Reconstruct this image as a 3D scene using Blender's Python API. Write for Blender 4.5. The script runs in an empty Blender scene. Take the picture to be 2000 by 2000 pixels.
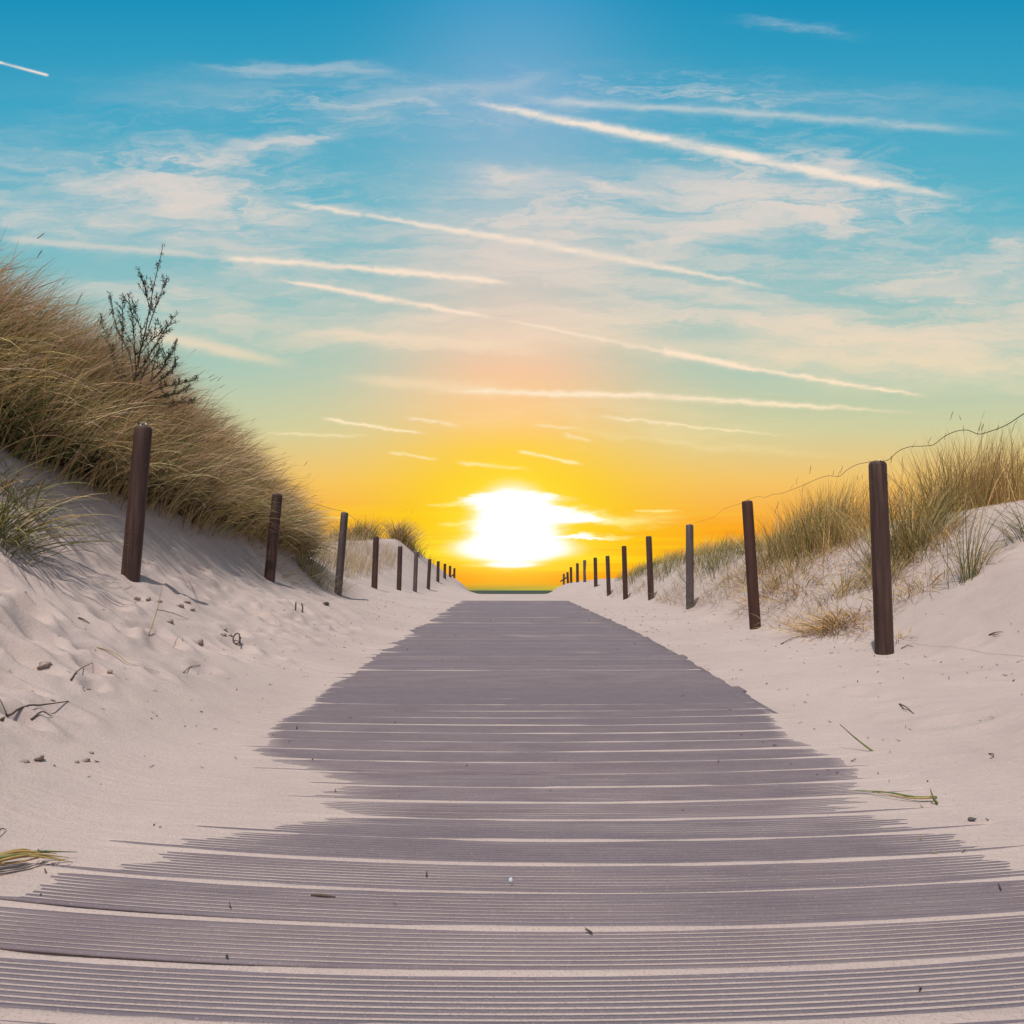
import bpy, math, random
import numpy as np
from mathutils import Vector

random.seed(7)
RNG = np.random.default_rng(11)
SC = bpy.context.scene
COL = SC.collection
R = math.radians

# ------------------------------------------------------------------ camera, sky, sun, exposure
HC = 0.63                    # eye height over the boards
PITCH = R(6.02)
FPX = 1450.0                 # focal length in pixels of the 2000 px photograph
cam_d = bpy.data.cameras.new('camera')
cam = bpy.data.objects.new('camera', cam_d)
COL.objects.link(cam)
cam.location = (0, 0, HC)
cam.rotation_euler = (R(90) + PITCH, 0, 0)
cam_d.sensor_fit = 'HORIZONTAL'
cam_d.sensor_width = 36.0
cam_d.lens = 36.0 * FPX / 2000.0
cam_d.clip_start = 0.05
cam_d.clip_end = 60000.0
SC.camera = cam
SC.view_settings.view_transform = 'Standard'
SC.view_settings.look = 'None'
SC.view_settings.exposure = 0.0
SC.view_settings.gamma = 1.0

SUN_EL = R(64)
SUN_AZ = math.atan2(-0.37, -0.93)          # from behind the camera, to the left
sun_dir = Vector((math.sin(SUN_AZ) * math.cos(SUN_EL), math.cos(SUN_AZ) * math.cos(SUN_EL), math.sin(SUN_EL)))
sd = bpy.data.lights.new('sun', 'SUN')
sd.energy = 3.4
sd.angle = R(0.6)
sd.color = (1.0, 0.955, 0.9)
so = bpy.data.objects.new('sun', sd)
so.rotation_euler = sun_dir.to_track_quat('Z', 'Y').to_euler()
so.location = sun_dir * 50
COL.objects.link(so)


def lin(r, g, b):
    f = lambda c: (c / 255 / 12.92) if c / 255 <= 0.04045 else ((c / 255 + 0.055) / 1.055) ** 2.4
    return (f(r), f(g), f(b))


def ray(px, py):
    """direction with Y = 1 of a pixel of the 2000 px photograph: (x/y, z/y)"""
    a = (px - 1000) / FPX
    b = (1000 - py) / FPX
    Y = math.cos(PITCH) - b * math.sin(PITCH)
    return a / Y, (math.sin(PITCH) + b * math.cos(PITCH)) / Y


class S:
    """a float socket with arithmetic"""
    nt = None

    def __init__(self, s):
        self.s = s

    @staticmethod
    def math(op, a, b=None, c=None, clamp=False):
        n = S.nt.nodes.new('ShaderNodeMath')
        n.operation = op
        n.use_clamp = clamp
        for i, x in enumerate((a, b, c)):
            if x is None:
                continue
            if isinstance(x, S):
                S.nt.links.new(x.s, n.inputs[i])
            else:
                n.inputs[i].default_value = x
        return S(n.outputs[0])

    def __add__(self, o): return S.math('ADD', self, o)
    def __radd__(self, o): return S.math('ADD', self, o)
    def __sub__(self, o): return S.math('SUBTRACT', self, o)
    def __rsub__(self, o): return S.math('SUBTRACT', o, self)
    def __mul__(self, o): return S.math('MULTIPLY', self, o)
    def __rmul__(self, o): return S.math('MULTIPLY', self, o)
    def __truediv__(self, o): return S.math('DIVIDE', self, o)
    def mad(self, m, a): return S.math('MULTIPLY_ADD', self, m, a)
    def clamp(self): return S.math('ADD', self, 0.0, clamp=True)


def node(kind, **kw):
    n = S.nt.nodes.new(kind)
    for k, v in kw.items():
        setattr(n, k, v)
    return n


def vdot(P, v):
    n = node('ShaderNodeVectorMath', operation='DOT_PRODUCT')
    S.nt.links.new(P, n.inputs[0])
    n.inputs[1].default_value = v
    return S(n.outputs['Value'])


def smooth(x, a, b, lo=0.0, hi=1.0):
    n = node('ShaderNodeMapRange', interpolation_type='SMOOTHSTEP')
    S.nt.links.new(x.s, n.inputs[0])
    n.inputs[1].default_value = a
    n.inputs[2].default_value = b
    n.inputs[3].default_value = lo
    n.inputs[4].default_value = hi
    return S(n.outputs[0])


def linmap(x, a, b, lo, hi):
    n = node('ShaderNodeMapRange')
    S.nt.links.new(x.s, n.inputs[0])
    n.inputs[1].default_value = a
    n.inputs[2].default_value = b
    n.inputs[3].default_value = lo
    n.inputs[4].default_value = hi
    return S(n.outputs[0])


def noise(P, scale, loc=(0, 0, 0), detail=5, rough=0.55, dist=0.0, rot=0.0):
    m = node('ShaderNodeMapping')
    S.nt.links.new(P, m.inputs[0])
    m.inputs['Scale'].default_value = scale
    m.inputs['Location'].default_value = loc
    m.inputs['Rotation'].default_value = (0, 0, rot)
    n = node('ShaderNodeTexNoise')
    S.nt.links.new(m.outputs[0], n.inputs['Vector'])
    n.inputs['Scale'].default_value = 1.0
    n.inputs['Detail'].default_value = detail
    n.inputs['Roughness'].default_value = rough
    n.inputs['Distortion'].default_value = dist
    return S(n.outputs[0])


def ramp(x, stops):
    n = node('ShaderNodeValToRGB')
    S.nt.links.new(x.s, n.inputs[0])
    e = n.color_ramp.elements
    while len(e) < len(stops):
        e.new(0.5)
    for k, (p, c) in enumerate(stops):
        e[k].position = p
        e[k].color = (*c, 1)
    return n.outputs[0]


def mixc(f, a, b):
    n = node('ShaderNodeMix', data_type='RGBA')
    if isinstance(f, S):
        S.nt.links.new(f.s, n.inputs[0])
    else:
        n.inputs[0].default_value = f
    for k, c in ((6, a), (7, b)):
        if isinstance(c, tuple):
            n.inputs[k].default_value = (*c, 1)
        else:
            S.nt.links.new(c, n.inputs[k])
    return n.outputs[2]


def build_sky():
    w = bpy.data.worlds.new('World')
    SC.world = w
    w.use_nodes = True
    nt = S.nt = w.node_tree
    nt.nodes.clear()
    tc = node('ShaderNodeTexCoord')
    sep = node('ShaderNodeSeparateXYZ')
    nt.links.new(tc.outputs['Generated'], sep.inputs[0])
    X, Y, Z = (S(sep.outputs[i]) for i in range(3))
    Yc = S.math('MAXIMUM', Y, 0.12)
    u = X / Yc
    v = Z / Yc
    cb = node('ShaderNodeCombineXYZ')
    nt.links.new(u.s, cb.inputs[0])
    nt.links.new(v.s, cb.inputs[1])
    cb.inputs[2].default_value = 1.0
    P0 = cb.outputs[0]
    # small ragged warp for everything that is cloud
    wn = node('ShaderNodeTexNoise')
    mp = node('ShaderNodeMapping')
    nt.links.new(P0, mp.inputs[0])
    mp.inputs['Scale'].default_value = (9, 30, 0)
    nt.links.new(mp.outputs[0], wn.inputs['Vector'])
    wn.inputs['Scale'].default_value = 1.0
    wn.inputs['Detail'].default_value = 6
    wn.inputs['Roughness'].default_value = 0.65
    sub = node('ShaderNodeVectorMath', operation='SUBTRACT')
    nt.links.new(wn.outputs['Color'], sub.inputs[0])
    sub.inputs[1].default_value = (0.5, 0.5, 0.5)

    def warped(ax, ay):
        m = node('ShaderNodeVectorMath', operation='MULTIPLY_ADD')
        nt.links.new(sub.outputs[0], m.inputs[0])
        m.inputs[1].default_value = (ax, ay, 0)
        nt.links.new(P0, m.inputs[2])
        return m.outputs[0]
    w2 = node('ShaderNodeTexNoise')
    m2 = node('ShaderNodeMapping')
    nt.links.new(P0, m2.inputs[0])
    m2.inputs['Scale'].default_value = (55, 80, 0)
    nt.links.new(m2.outputs[0], w2.inputs['Vector'])
    w2.inputs['Scale'].default_value = 1.0
    w2.inputs['Detail'].default_value = 4
    s2 = node('ShaderNodeVectorMath', operation='SUBTRACT')
    nt.links.new(w2.outputs['Color'], s2.inputs[0])
    s2.inputs[1].default_value = (0.5, 0.5, 0.5)
    ma = node('ShaderNodeVectorMath', operation='MULTIPLY_ADD')
    nt.links.new(s2.outputs[0], ma.inputs[0])
    ma.inputs[1].default_value = (0.014, 0.008, 0)
    nt.links.new(warped(0.02, 0.006), ma.inputs[2])
    P = ma.outputs[0]                # for contrails
    Q = warped(0.16, 0.05)           # for cirrus

    K = 2000 / 1932.0

    def uv(x, y):
        return ray(x * K, y * K)

    def seg(x0, y0, x1, y1, w0, w1, amp, f0=0.15, f1=0.3, PP=None):
        a, b = uv(x0, y0), uv(x1, y1)
        dx, dy = b[0] - a[0], b[1] - a[1]
        L = math.hypot(dx, dy)
        t = vdot(PP or P, (dx / L / L, dy / L / L, -(a[0] * dx + a[1] * dy) / L / L))
        q = vdot(PP or P, (-dy / L, dx / L, (a[0] * dy - a[1] * dx) / L))
        wd = linmap(t, 0, 1, w0 / 1401, w1 / 1401)
        g = q / wd
        e = S.math('POWER', 0.3679, g * g)
        return e * smooth(t, 0, f0, 0, amp) * smooth(t, 1, 1 - f1)

    def blob(x, y, rx, ry, amp, rot=0.0, PP=None):
        c = uv(x, y)
        su, sv = rx / 1401, ry / 1401
        cr, sr = math.cos(R(rot)), math.sin(R(rot))
        a = vdot(PP or Q, (cr / su, sr / su, -(c[0] * cr + c[1] * sr) / su))
        b = vdot(PP or Q, (-sr / sv, cr / sv, (c[0] * sr - c[1] * cr) / sv))
        return S.math('POWER', 0.3679, a * a + b * b) * amp

    def largest(l):
        s = l[0]
        for x in l[1:]:
            s = S.math('MAXIMUM', s, x)
        return s

    def total(l):
        s = l[0]
        for x in l[1:]:
            s = s + x
        return s

    # --- clear sky colours: away from the glow / above and under the glow
    side = ramp(v, [(0.0, lin(244, 148, 34)), (0.035, lin(250, 160, 36)), (0.085, lin(253, 168, 40)),
                    (0.15, lin(243, 196, 108)), (0.22, lin(208, 206, 160)), (0.30, lin(172, 200, 182)),
                    (0.38, lin(143, 192, 190)), (0.53, lin(98, 180, 198)), (0.69, lin(62, 164, 196)),
                    (0.86, lin(28, 145, 187))])
    mid = ramp(v, [(0.0, lin(120, 140, 82)), (0.006, lin(190, 150, 60)), (0.012, lin(255, 152, 26)), (0.028, lin(255, 176, 14)), (0.05, lin(255, 212, 2)),
                   (0.11, lin(255, 206, 4)), (0.15, lin(255, 205, 30)), (0.19, lin(255, 205, 74)),
                   (0.235, lin(253, 202, 128)), (0.30, lin(246, 200, 160)), (0.38, lin(218, 202, 186)),
                   (0.53, lin(150, 188, 200)), (0.69, lin(120, 174, 206)), (0.86, lin(66, 156, 200))])
    us = uv(968, 990)[0]
    du = u - us
    wdt = linmap(v, 0.0, 0.5, 0.21, 0.16)
    g = du / wdt
    band = noise(P0, (2.2, 60, 1), (3.1, 0.7, 0), 4, 0.6, 0.4)
    cen = S.math('POWER', 0.3679, g * g)
    cen2 = (cen + (band - 0.5) * smooth(v, 0.16, 0.03, 0, 0.7)).clamp()
    base = mixc(cen2, side, mid)
    # orange and yellow bars low over the sea
    bars = smooth(band, 0.50, 0.66) * smooth(v, 0.15, 0.07) * linmap(v, 0.0, 0.03, 0.5, 1) * smooth(S.math('ABSOLUTE', du), 0.42, 0.08)
    base = mixc(bars * 0.75, base, lin(255, 224, 30))
    dark = smooth(band, 0.46, 0.34) * smooth(v, 0.13, 0.06) * smooth(v, 0.004, 0.02)
    base = mixc(dark * 0.85, base, lin(252, 160, 22))
    low = smooth(v, 0.036, 0.016) * smooth(v, 0.002, 0.010) * smooth(S.math('ABSOLUTE', du), 0.35, 0.1)
    base = mixc(low * linmap(band, 0.35, 0.62, 0.95, 0.35), base, lin(255, 148, 24))

    # --- veils and cirrus
    veil_n = noise(Q, (2.6, 17, 1), (0.3, 2.2, 0), 7, 0.62, 0.6, rot=R(7))
    fine_n = noise(Q, (7, 46, 1), (5, 1, 0), 6, 0.62, 0.8, rot=R(10))
    wisp_n = noise(Q, (5, 20, 1), (1.7, 4.4, 0), 7, 0.66, 1.2, rot=R(-14))
    broad = total([
        blob(1150, 470, 420, 95, 0.85, -6), blob(330, 440, 380, 95, 0.62, -4), blob(1650, 650, 420, 60, 0.75, -5),
        blob(1750, 520, 280, 70, 0.8, -8), blob(300, 560, 420, 60, 0.5, -3), blob(1500, 640, 500, 70, 0.5, -4), blob(700, 640, 280, 42, 0.45, -2), blob(1200, 610, 420, 55, 0.55, -5),
        blob(1450, 190, 420, 45, 0.38, -3), blob(620, 195, 330, 50, 0.36, -2), blob(1180, 800, 260, 40, 0.5, -3),
        blob(100, 330, 240, 110, 0.28, -3), blob(860, 560, 520, 160, 0.35, -3), blob(1500, 560, 500, 120, 0.3, -4)])
    cl = broad * smooth(veil_n, 0.38, 0.68, 0.10, 0.95) * smooth(fine_n, 0.3, 0.68, 0.55, 1.2)
    wisps = total([
        blob(400, 385, 150, 34, 1.25, -10), blob(330, 345, 90, 60, 0.7, 0), blob(450, 290, 120, 18, 0.95, 12), blob(570, 266, 80, 9, 0.75, 8),
        blob(960, 336, 85, 15, 0.85, -5), blob(1160, 352, 75, 10, 0.95, -8), blob(1450, 372, 210, 40, 1.25, -8),
        blob(1600, 395, 120, 28, 1.15, 4), blob(1640, 424, 60, 10, 1.0, 10), blob(1580, 310, 90, 22, 0.65, -20),
        blob(1330, 432, 170, 24, 0.75, 16), blob(160, 345, 40, 9, 0.45), blob(1905, 480, 40, 26, 0.9, 25),
        blob(1060, 408, 190, 44, 0.8, -6), blob(60, 415, 110, 30, 0.5, -10), blob(1500, 50, 80, 10, 0.3, -6)])
    fan_n = noise(Q, (8, 34, 1), (2.9, 0.6, 0), 7, 0.68, 1.6, rot=R(-24))
    fan = total([blob(1500, 352, 250, 80, 1.0, -10), blob(340, 350, 260, 80, 0.9, -6), blob(1080, 400, 260, 70, 0.7, -8),
                 blob(1780, 560, 240, 90, 0.6, -10), blob(700, 200, 300, 50, 0.45, 0), blob(1350, 180, 300, 40, 0.5, -4)])
    cl = cl + fan * smooth(fan_n, 0.46, 0.68, 0, 0.85)
    cl = cl + wisps * smooth(wisp_n, 0.36, 0.62, 0.15, 1.5) * smooth(fine_n, 0.3, 0.66, 0.4, 1.25)
    cl = cl + total([
        seg(370, 128, 800, 136, 9, 12, 0.42, 0.3, 0.4, Q), seg(640, 186, 1100, 150, 14, 18, 0.2, 0.3, 0.3, Q),
        seg(545, 627, 1080, 652, 10, 20, 0.8, 0.25, 0.4, Q), seg(240, 622, 580, 694, 12, 9, 0.85, 0.2, 0.5),
        seg(1010, 640, 1800, 690, 14, 14, 0.42, 0.2, 0.3, Q), seg(1300, 600, 1920, 690, 26, 26, 0.35, 0.2, 0.2, Q),
        seg(630, 712, 1000, 742, 7, 16, 0.5, 0.3, 0.3), seg(0, 448, 440, 488, 7, 5, 0.5, 0.1, 0.2)])
    # --- contrails
    rough_n = smooth(fine_n, 0.28, 0.62, 0.5, 1.1)
    tr = largest([
        seg(-60, 102, 94, 143, 2.6, 2.6, 1.1, 0.1, 0.05, P0),
        seg(850, 184, 1340, 281, 5, 13, 1.05, 0.25, 0.02), seg(1320, 277, 1680, 352, 13, 9, 1.1, 0.03, 0.08),
        seg(1640, 343, 1830, 376, 8, 6, 0.75, 0.1, 0.5),
        seg(960, 186, 1480, 217, 9, 8, 0.42, 0.2, 0.02), seg(1460, 216, 1960, 256, 8, 9, 0.38, 0.03, 0.6),
        seg(530, 378, 690, 407, 6, 5, 0.8, 0.3, 0.1), seg(660, 400, 1060, 468, 4, 8, 1.0, 0.15, 0.02), seg(1040, 464, 1490, 550, 8, 4, 0.95, 0.03, 0.3),
        seg(400, 484, 720, 509, 5, 7, 0.95, 0.2, 0.02), seg(700, 507, 985, 536, 8, 5, 1.0, 0.03, 0.25),
        seg(520, 528, 730, 563, 3, 6, 0.95, 0.2, 0.02), seg(715, 560, 935, 602, 6, 3, 1.0, 0.03, 0.15),
        seg(925, 598, 1270, 668, 2.2, 4, 0.75, 0.2, 0.02), seg(1245, 660, 1430, 698, 8, 5, 1.1, 0.06, 0.04), seg(1410, 694, 1760, 750, 5, 3, 0.9, 0.03, 0.2),
        seg(820, 736, 1240, 748, 5, 6, 1.1, 0.25, 0.02), seg(1220, 747, 1780, 782, 6, 3, 0.85, 0.03, 0.45),
        seg(600, 790, 815, 820, 3.5, 2.5, 0.95, 0.15, 0.2), seg(760, 788, 880, 804, 3, 3, 0.8, 0.2, 0.3),
        seg(1110, 783, 1550, 830, 3, 2, 0.75, 0.2, 0.5), seg(1000, 800, 1100, 811, 3, 3, 0.7, 0.3, 0.3),
        seg(970, 852, 1105, 877, 3, 3, 1.3, 0.15, 0.2), seg(1055, 818, 1120, 832, 4, 4, 0.7, 0.3, 0.3),
        seg(480, 816, 720, 824, 3, 3, 0.5, 0.3, 0.4), seg(725, 853, 830, 866, 2.5, 2.5, 0.9, 0.2, 0.2),
        seg(855, 873, 1010, 887, 3.5, 3, 1.0, 0.2, 0.3), seg(1010, 812, 1700, 868, 6, 8, 0.22, 0.2, 0.4, Q)])
    cl = 1.0 - S.math('POWER', 0.3679, cl * 1.6)
    trc = (tr * rough_n * 0.95).clamp()
    cloud_c = ramp(v, [(0.0, lin(255, 214, 120)), (0.12, lin(255, 226, 120)), (0.2, lin(255, 232, 176)),
                       (0.3, lin(250, 222, 186)), (0.42, lin(238, 216, 200)), (0.6, lin(226, 214, 206)), (0.86, lin(190, 204, 214))])
    sky = mixc(cl * 0.9, base, cloud_c)
    trail_c = ramp(v, [(0.0, lin(255, 226, 130)), (0.16, lin(255, 238, 170)), (0.24, lin(255, 232, 196)),
                       (0.36, lin(250, 226, 202)), (0.55, lin(240, 224, 208)), (0.86, lin(236, 230, 222))])
    sky = mixc(trc, sky, trail_c)

    # --- the low sun, swollen by thin cloud, with streaks of cloud lit through
    near = total([blob(968, 985, 62, 62, 1.35, 0, P0), blob(968, 1036, 100, 19, 1.25, 0, P0), blob(950, 945, 88, 8, 0.9, 0, Q),
                  blob(1060, 972, 95, 10, 1.0, -3, Q), blob(1085, 1011, 70, 4, 0.8, 0, Q), blob(968, 1000, 80, 40, 0.5, 0, Q), blob(965, 1066, 40, 4, 0.8, 0, P0)])
    glow = blob(968, 985, 200, 120, 1.0, 0, P0)
    sky = mixc((glow * 0.5).clamp(), sky, lin(255, 216, 4))
    streak = total([seg(1010, 966, 1330, 984, 11, 9, 1.0, 0.1, 0.6, Q), seg(1000, 1010, 1240, 1008, 4, 3, 1.0, 0.1, 0.5, Q),
                    seg(790, 950, 960, 942, 3, 5, 0.9, 0.4, 0.1, Q), seg(820, 990, 900, 986, 3, 3, 0.8, 0.3, 0.1), seg(860, 1067, 1000, 1068, 2, 2, 0.6, 0.3, 0.3),
                    seg(1195, 962, 1290, 965, 2, 2, 0.8, 0.2, 0.4), seg(560, 973, 680, 975, 3, 2, 0.5, 0.1, 0.4), seg(860, 1042, 1070, 1052, 12, 12, 0.8, 0.2, 0.4, Q)])
    sky = mixc((streak * 0.85).clamp(), sky, lin(255, 244, 150))
    halo = total([blob(968, 985, 108, 92, 1.0, 0, P0), blob(968, 1036, 150, 34, 0.7, 0, P0)])
    sky = mixc((halo * 0.75).clamp(), sky, lin(255, 240, 90))
    nn = near + (fine_n - 0.5) * 0.22
    sky = mixc(smooth(nn, 0.12, 0.62), sky, lin(255, 251, 205))
    sky = mixc(smooth(nn, 0.34, 0.95), sky, (1.25, 1.2, 1.14))

    bg = node('ShaderNodeBackground')
    nt.links.new(sky, bg.inputs[0])
    bg.inputs[1].default_value = 1.0
    # --- the rest of the sky, behind and overhead
    st = node('ShaderNodeTexSky', sky_type='NISHITA')
    st.sun_disc = False
    st.sun_elevation = SUN_EL
    st.sun_rotation = SUN_AZ
    st.dust_density = 2.0
    bg2 = node('ShaderNodeBackground')
    nt.links.new(st.outputs[0], bg2.inputs[0])
    bg2.inputs[1].default_value = 0.09
    mx = node('ShaderNodeMixShader')
    nt.links.new(smooth(Y, 0.3, 0.55).s, mx.inputs[0])
    nt.links.new(bg2.outputs[0], mx.inputs[1])
    nt.links.new(bg.outputs[0], mx.inputs[2])
    out = node('ShaderNodeOutputWorld')
    nt.links.new(mx.outputs[0], out.inputs[0])
    try:
        w.cycles.sampling_method = 'MANUAL'
        w.cycles.sample_map_resolution = 512
    except Exception:
        pass


build_sky()

# ------------------------------------------------------------------ helpers


def tag(o, label=None, cat=None, group=None, kind=None):
    for k, v in (('label', label), ('category', cat), ('group', group), ('kind', kind)):
        if v:
            o[k] = v
    return o


def mesh_obj(name, verts, faces, mat, parent=None, smooth_shade=True, tint=None, loc=(0, 0, 0)):
    """verts (n,3), faces (m,k) array or list of tuples"""
    me = bpy.data.meshes.new(name)
    if isinstance(faces, np.ndarray):
        n, k = faces.shape
        me.vertices.add(len(verts))
        me.vertices.foreach_set('co', np.asarray(verts, np.float32).ravel())
        me.loops.add(n * k)
        me.loops.foreach_set('vertex_index', faces.astype(np.int32).ravel())
        me.polygons.add(n)
        me.polygons.foreach_set('loop_start', np.arange(0, n * k, k, dtype=np.int32))
        me.update(calc_edges=True)
    else:
        me.from_pydata([tuple(map(float, p)) for p in verts], [], faces)
        me.update()
    if smooth_shade:
        me.polygons.foreach_set('use_smooth', np.ones(len(me.polygons), bool))
    if tint is not None:
        at = me.color_attributes.new('tint', 'FLOAT_COLOR', 'POINT')
        c = np.ones((len(verts), 4), np.float32)
        c[:, :3] = tint
        at.data.foreach_set('color', c.ravel())
    if mat is not None:
        me.materials.append(mat)
    o = bpy.data.objects.new(name, me)
    o.location = loc
    COL.objects.link(o)
    if parent is not None:
        o.parent = parent
    return o


def empty(name, loc):
    o = bpy.data.objects.new(name, None)
    o.location = loc
    o.empty_display_size = 0.1
    COL.objects.link(o)
    return o


def hash2(ix, iy, seed):
    h = (ix.astype(np.int64) * 374761393 + iy.astype(np.int64) * 668265263 + seed * 1442695041) & 0x7fffffff
    h = ((h ^ (h >> 13)) * 1274126177) & 0x7fffffff
    h = h ^ (h >> 16)
    return (h & 0xffff) / 65535.0


def vnoise(x, y, seed=0):
    x = np.asarray(x, float)
    y = np.asarray(y, float)
    ix, iy = np.floor(x), np.floor(y)
    fx, fy = x - ix, y - iy
    fx = fx * fx * fx * (fx * (fx * 6 - 15) + 10)
    fy = fy * fy * fy * (fy * (fy * 6 - 15) + 10)
    a = hash2(ix, iy, seed); b = hash2(ix + 1, iy, seed)
    c = hash2(ix, iy + 1, seed); d = hash2(ix + 1, iy + 1, seed)
    return (a + (b - a) * fx + (c - a) * fy + (a - b - c + d) * fx * fy) * 2 - 1


def fbm(x, y, seed=0, octaves=4, gain=0.5):
    s = 0; a = 1.0; t = 0
    for k in range(octaves):
        s = s + a * vnoise(x * 2 ** k + 17.3 * k, y * 2 ** k - 9.1 * k, seed + k)
        t += a
        a *= gain
    return s / t


def sstep(x, a, b):
    t = np.clip((x - a) / (b - a), 0, 1)
    return t * t * (3 - 2 * t)


# ------------------------------------------------------------------ materials
def mat_new(name):
    m = bpy.data.materials.new(name)
    m.use_nodes = True
    S.nt = m.node_tree
    m.node_tree.nodes.clear()
    out = node('ShaderNodeOutputMaterial')
    b = node('ShaderNodeBsdfPrincipled')
    m.node_tree.links.new(b.outputs[0], out.inputs[0])
    return m, b, out


def bump(b, heights, prev=None):
    nrm = None
    for h, strength, dist in heights:
        n = node('ShaderNodeBump')
        n.inputs['Strength'].default_value = strength
        n.inputs['Distance'].default_value = dist
        S.nt.links.new(h.s, n.inputs['Height'])
        if nrm is not None:
            S.nt.links.new(nrm, n.inputs['Normal'])
        nrm = n.outputs[0]
    S.nt.links.new(nrm, b.inputs['Normal'])


def geo_pos():
    g = node('ShaderNodeNewGeometry')
    return g.outputs['Position']


def obj_pos():
    return node('ShaderNodeTexCoord').outputs['Object']


def make_sand():
    m, b, _ = mat_new('sand')
    P = geo_pos()
    big = noise(P, (1.3, 1.3, 1.3), detail=4)
    med = noise(P, (9, 9, 9), detail=5, rough=0.6)
    grain = noise(P, (190, 190, 190), detail=4, rough=0.75)
    grain2 = noise(P, (75, 75, 75), (4, 4, 0), detail=3, rough=0.7)
    c = mixc(smooth(big, 0.3, 0.7), (0.435, 0.338, 0.305), (0.495, 0.392, 0.35))
    c = mixc(smooth(med, 0.35, 0.7) * 0.5, c, (0.485, 0.395, 0.335))
    c = mixc(smooth(grain, 0.52, 0.72) * 0.8, c, (0.24, 0.18, 0.15))
    c = mixc(smooth(grain2, 0.58, 0.75) * 0.35, c, (0.60, 0.53, 0.47))
    S.nt.links.new(c, b.inputs['Base Color'])
    b.inputs['Roughness'].default_value = 0.95
    b.inputs['Specular IOR Level'].default_value = 0.15
    wind = noise(P, (5, 26, 9), (1, 7, 2), detail=4, rough=0.6, dist=0.5, rot=R(12))
    bump(b, [(wind, 0.22, 0.02), (med, 0.5, 0.012), (grain2, 0.6, 0.005), (grain, 0.7, 0.003)])
    return m


def make_plank():
    m, b, _ = mat_new('ribbed_board')
    P = geo_pos()
    n1 = noise(P, (3, 9, 3), detail=5, rough=0.6)
    sp = noise(P, (260, 260, 260), detail=2, rough=0.7)
    fib = noise(P, (14, 160, 160), (2, 0, 0), detail=4, rough=0.65)
    oi = node('ShaderNodeObjectInfo')
    c = mixc(smooth(n1, 0.3, 0.7), (0.158, 0.122, 0.133), (0.20, 0.158, 0.166))
    c = mixc(S(oi.outputs['Random']) * 0.7, c, (0.135, 0.112, 0.128))
    c = mixc(smooth(fib, 0.45, 0.75) * 0.35, c, (0.255, 0.21, 0.205))
    c = mixc(smooth(sp, 0.60, 0.75) * 0.55, c, (0.45, 0.39, 0.35))
    c = mixc(smooth(sp, 0.40, 0.28) * 0.5, c, (0.075, 0.055, 0.06))
    S.nt.links.new(c, b.inputs['Base Color'])
    b.inputs['Roughness'].default_value = 0.8
    b.inputs['Specular IOR Level'].default_value = 0.25
    bump(b, [(fib, 0.35, 0.002), (sp, 0.5, 0.0016)])
    return m


def make_post(name, c1, c2, c3):
    m, b, _ = mat_new(name)
    P = obj_pos()
    gr = noise(P, (26, 26, 1.2), detail=6, rough=0.65)
    bl = noise(P, (5, 5, 1.6), (3, 1, 2), detail=4)
    fleck = noise(P, (60, 60, 22), (7, 2, 0), detail=3, rough=0.7)
    c = mixc(smooth(gr, 0.32, 0.7), c1, c2)
    c = mixc(smooth(bl, 0.42, 0.68) * 0.8, c, c3)
    c = mixc(smooth(fleck, 0.66, 0.76) * 0.6, c, (0.2, 0.16, 0.14))
    c = mixc(smooth(gr, 0.34, 0.26), c, (0.012, 0.008, 0.008))
    S.nt.links.new(c, b.inputs['Base Color'])
    b.inputs['Roughness'].default_value = 0.62
    b.inputs['Specular IOR Level'].default_value = 0.22
    bump(b, [(gr, 0.9, 0.012), (fleck, 0.4, 0.004)])
    return m


def make_tint(name, rough=0.6, trans=0.2):
    m, b, out = mat_new(name)
    a = node('ShaderNodeAttribute', attribute_name='tint')
    S.nt.links.new(a.outputs['Color'], b.inputs['Base Color'])
    b.inputs['Roughness'].default_value = rough
    b.inputs['Specular IOR Level'].default_value = 0.3
    if trans:
        t = node('ShaderNodeBsdfTranslucent')
        S.nt.links.new(a.outputs['Color'], t.inputs['Color'])
        mx = node('ShaderNodeMixShader')
        mx.inputs[0].default_value = trans
        S.nt.links.new(b.outputs[0], mx.inputs[1])
        S.nt.links.new(t.outputs[0], mx.inputs[2])
        S.nt.links.new(mx.outputs[0], out.inputs[0])
    return m


def make_plain(name, c, rough=0.7, metal=0.0, scale=30, c2=None):
    m, b, _ = mat_new(name)
    n = noise(obj_pos(), (scale, scale, scale), detail=4)
    col = mixc(smooth(n, 0.3, 0.7), c, c2 or tuple(x * 0.6 for x in c))
    S.nt.links.new(col, b.inputs['Base Color'])
    b.inputs['Roughness'].default_value = rough
    b.inputs['Metallic'].default_value = metal
    bump(b, [(n, 0.3, 0.003)])
    return m


def make_sea():
    m, b, _ = mat_new('sea_water')
    P = geo_pos()
    n = noise(P, (0.02, 0.12, 1), detail=6, rough=0.6)
    c = mixc(smooth(n, 0.35, 0.65), (0.035, 0.055, 0.05), (0.065, 0.075, 0.055))
    S.nt.links.new(c, b.inputs['Base Color'])
    b.inputs['Roughness'].default_value = 0.9
    b.inputs['Specular IOR Level'].default_value = 0.05
    bump(b, [(n, 0.5, 1.0)])
    return m


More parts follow.
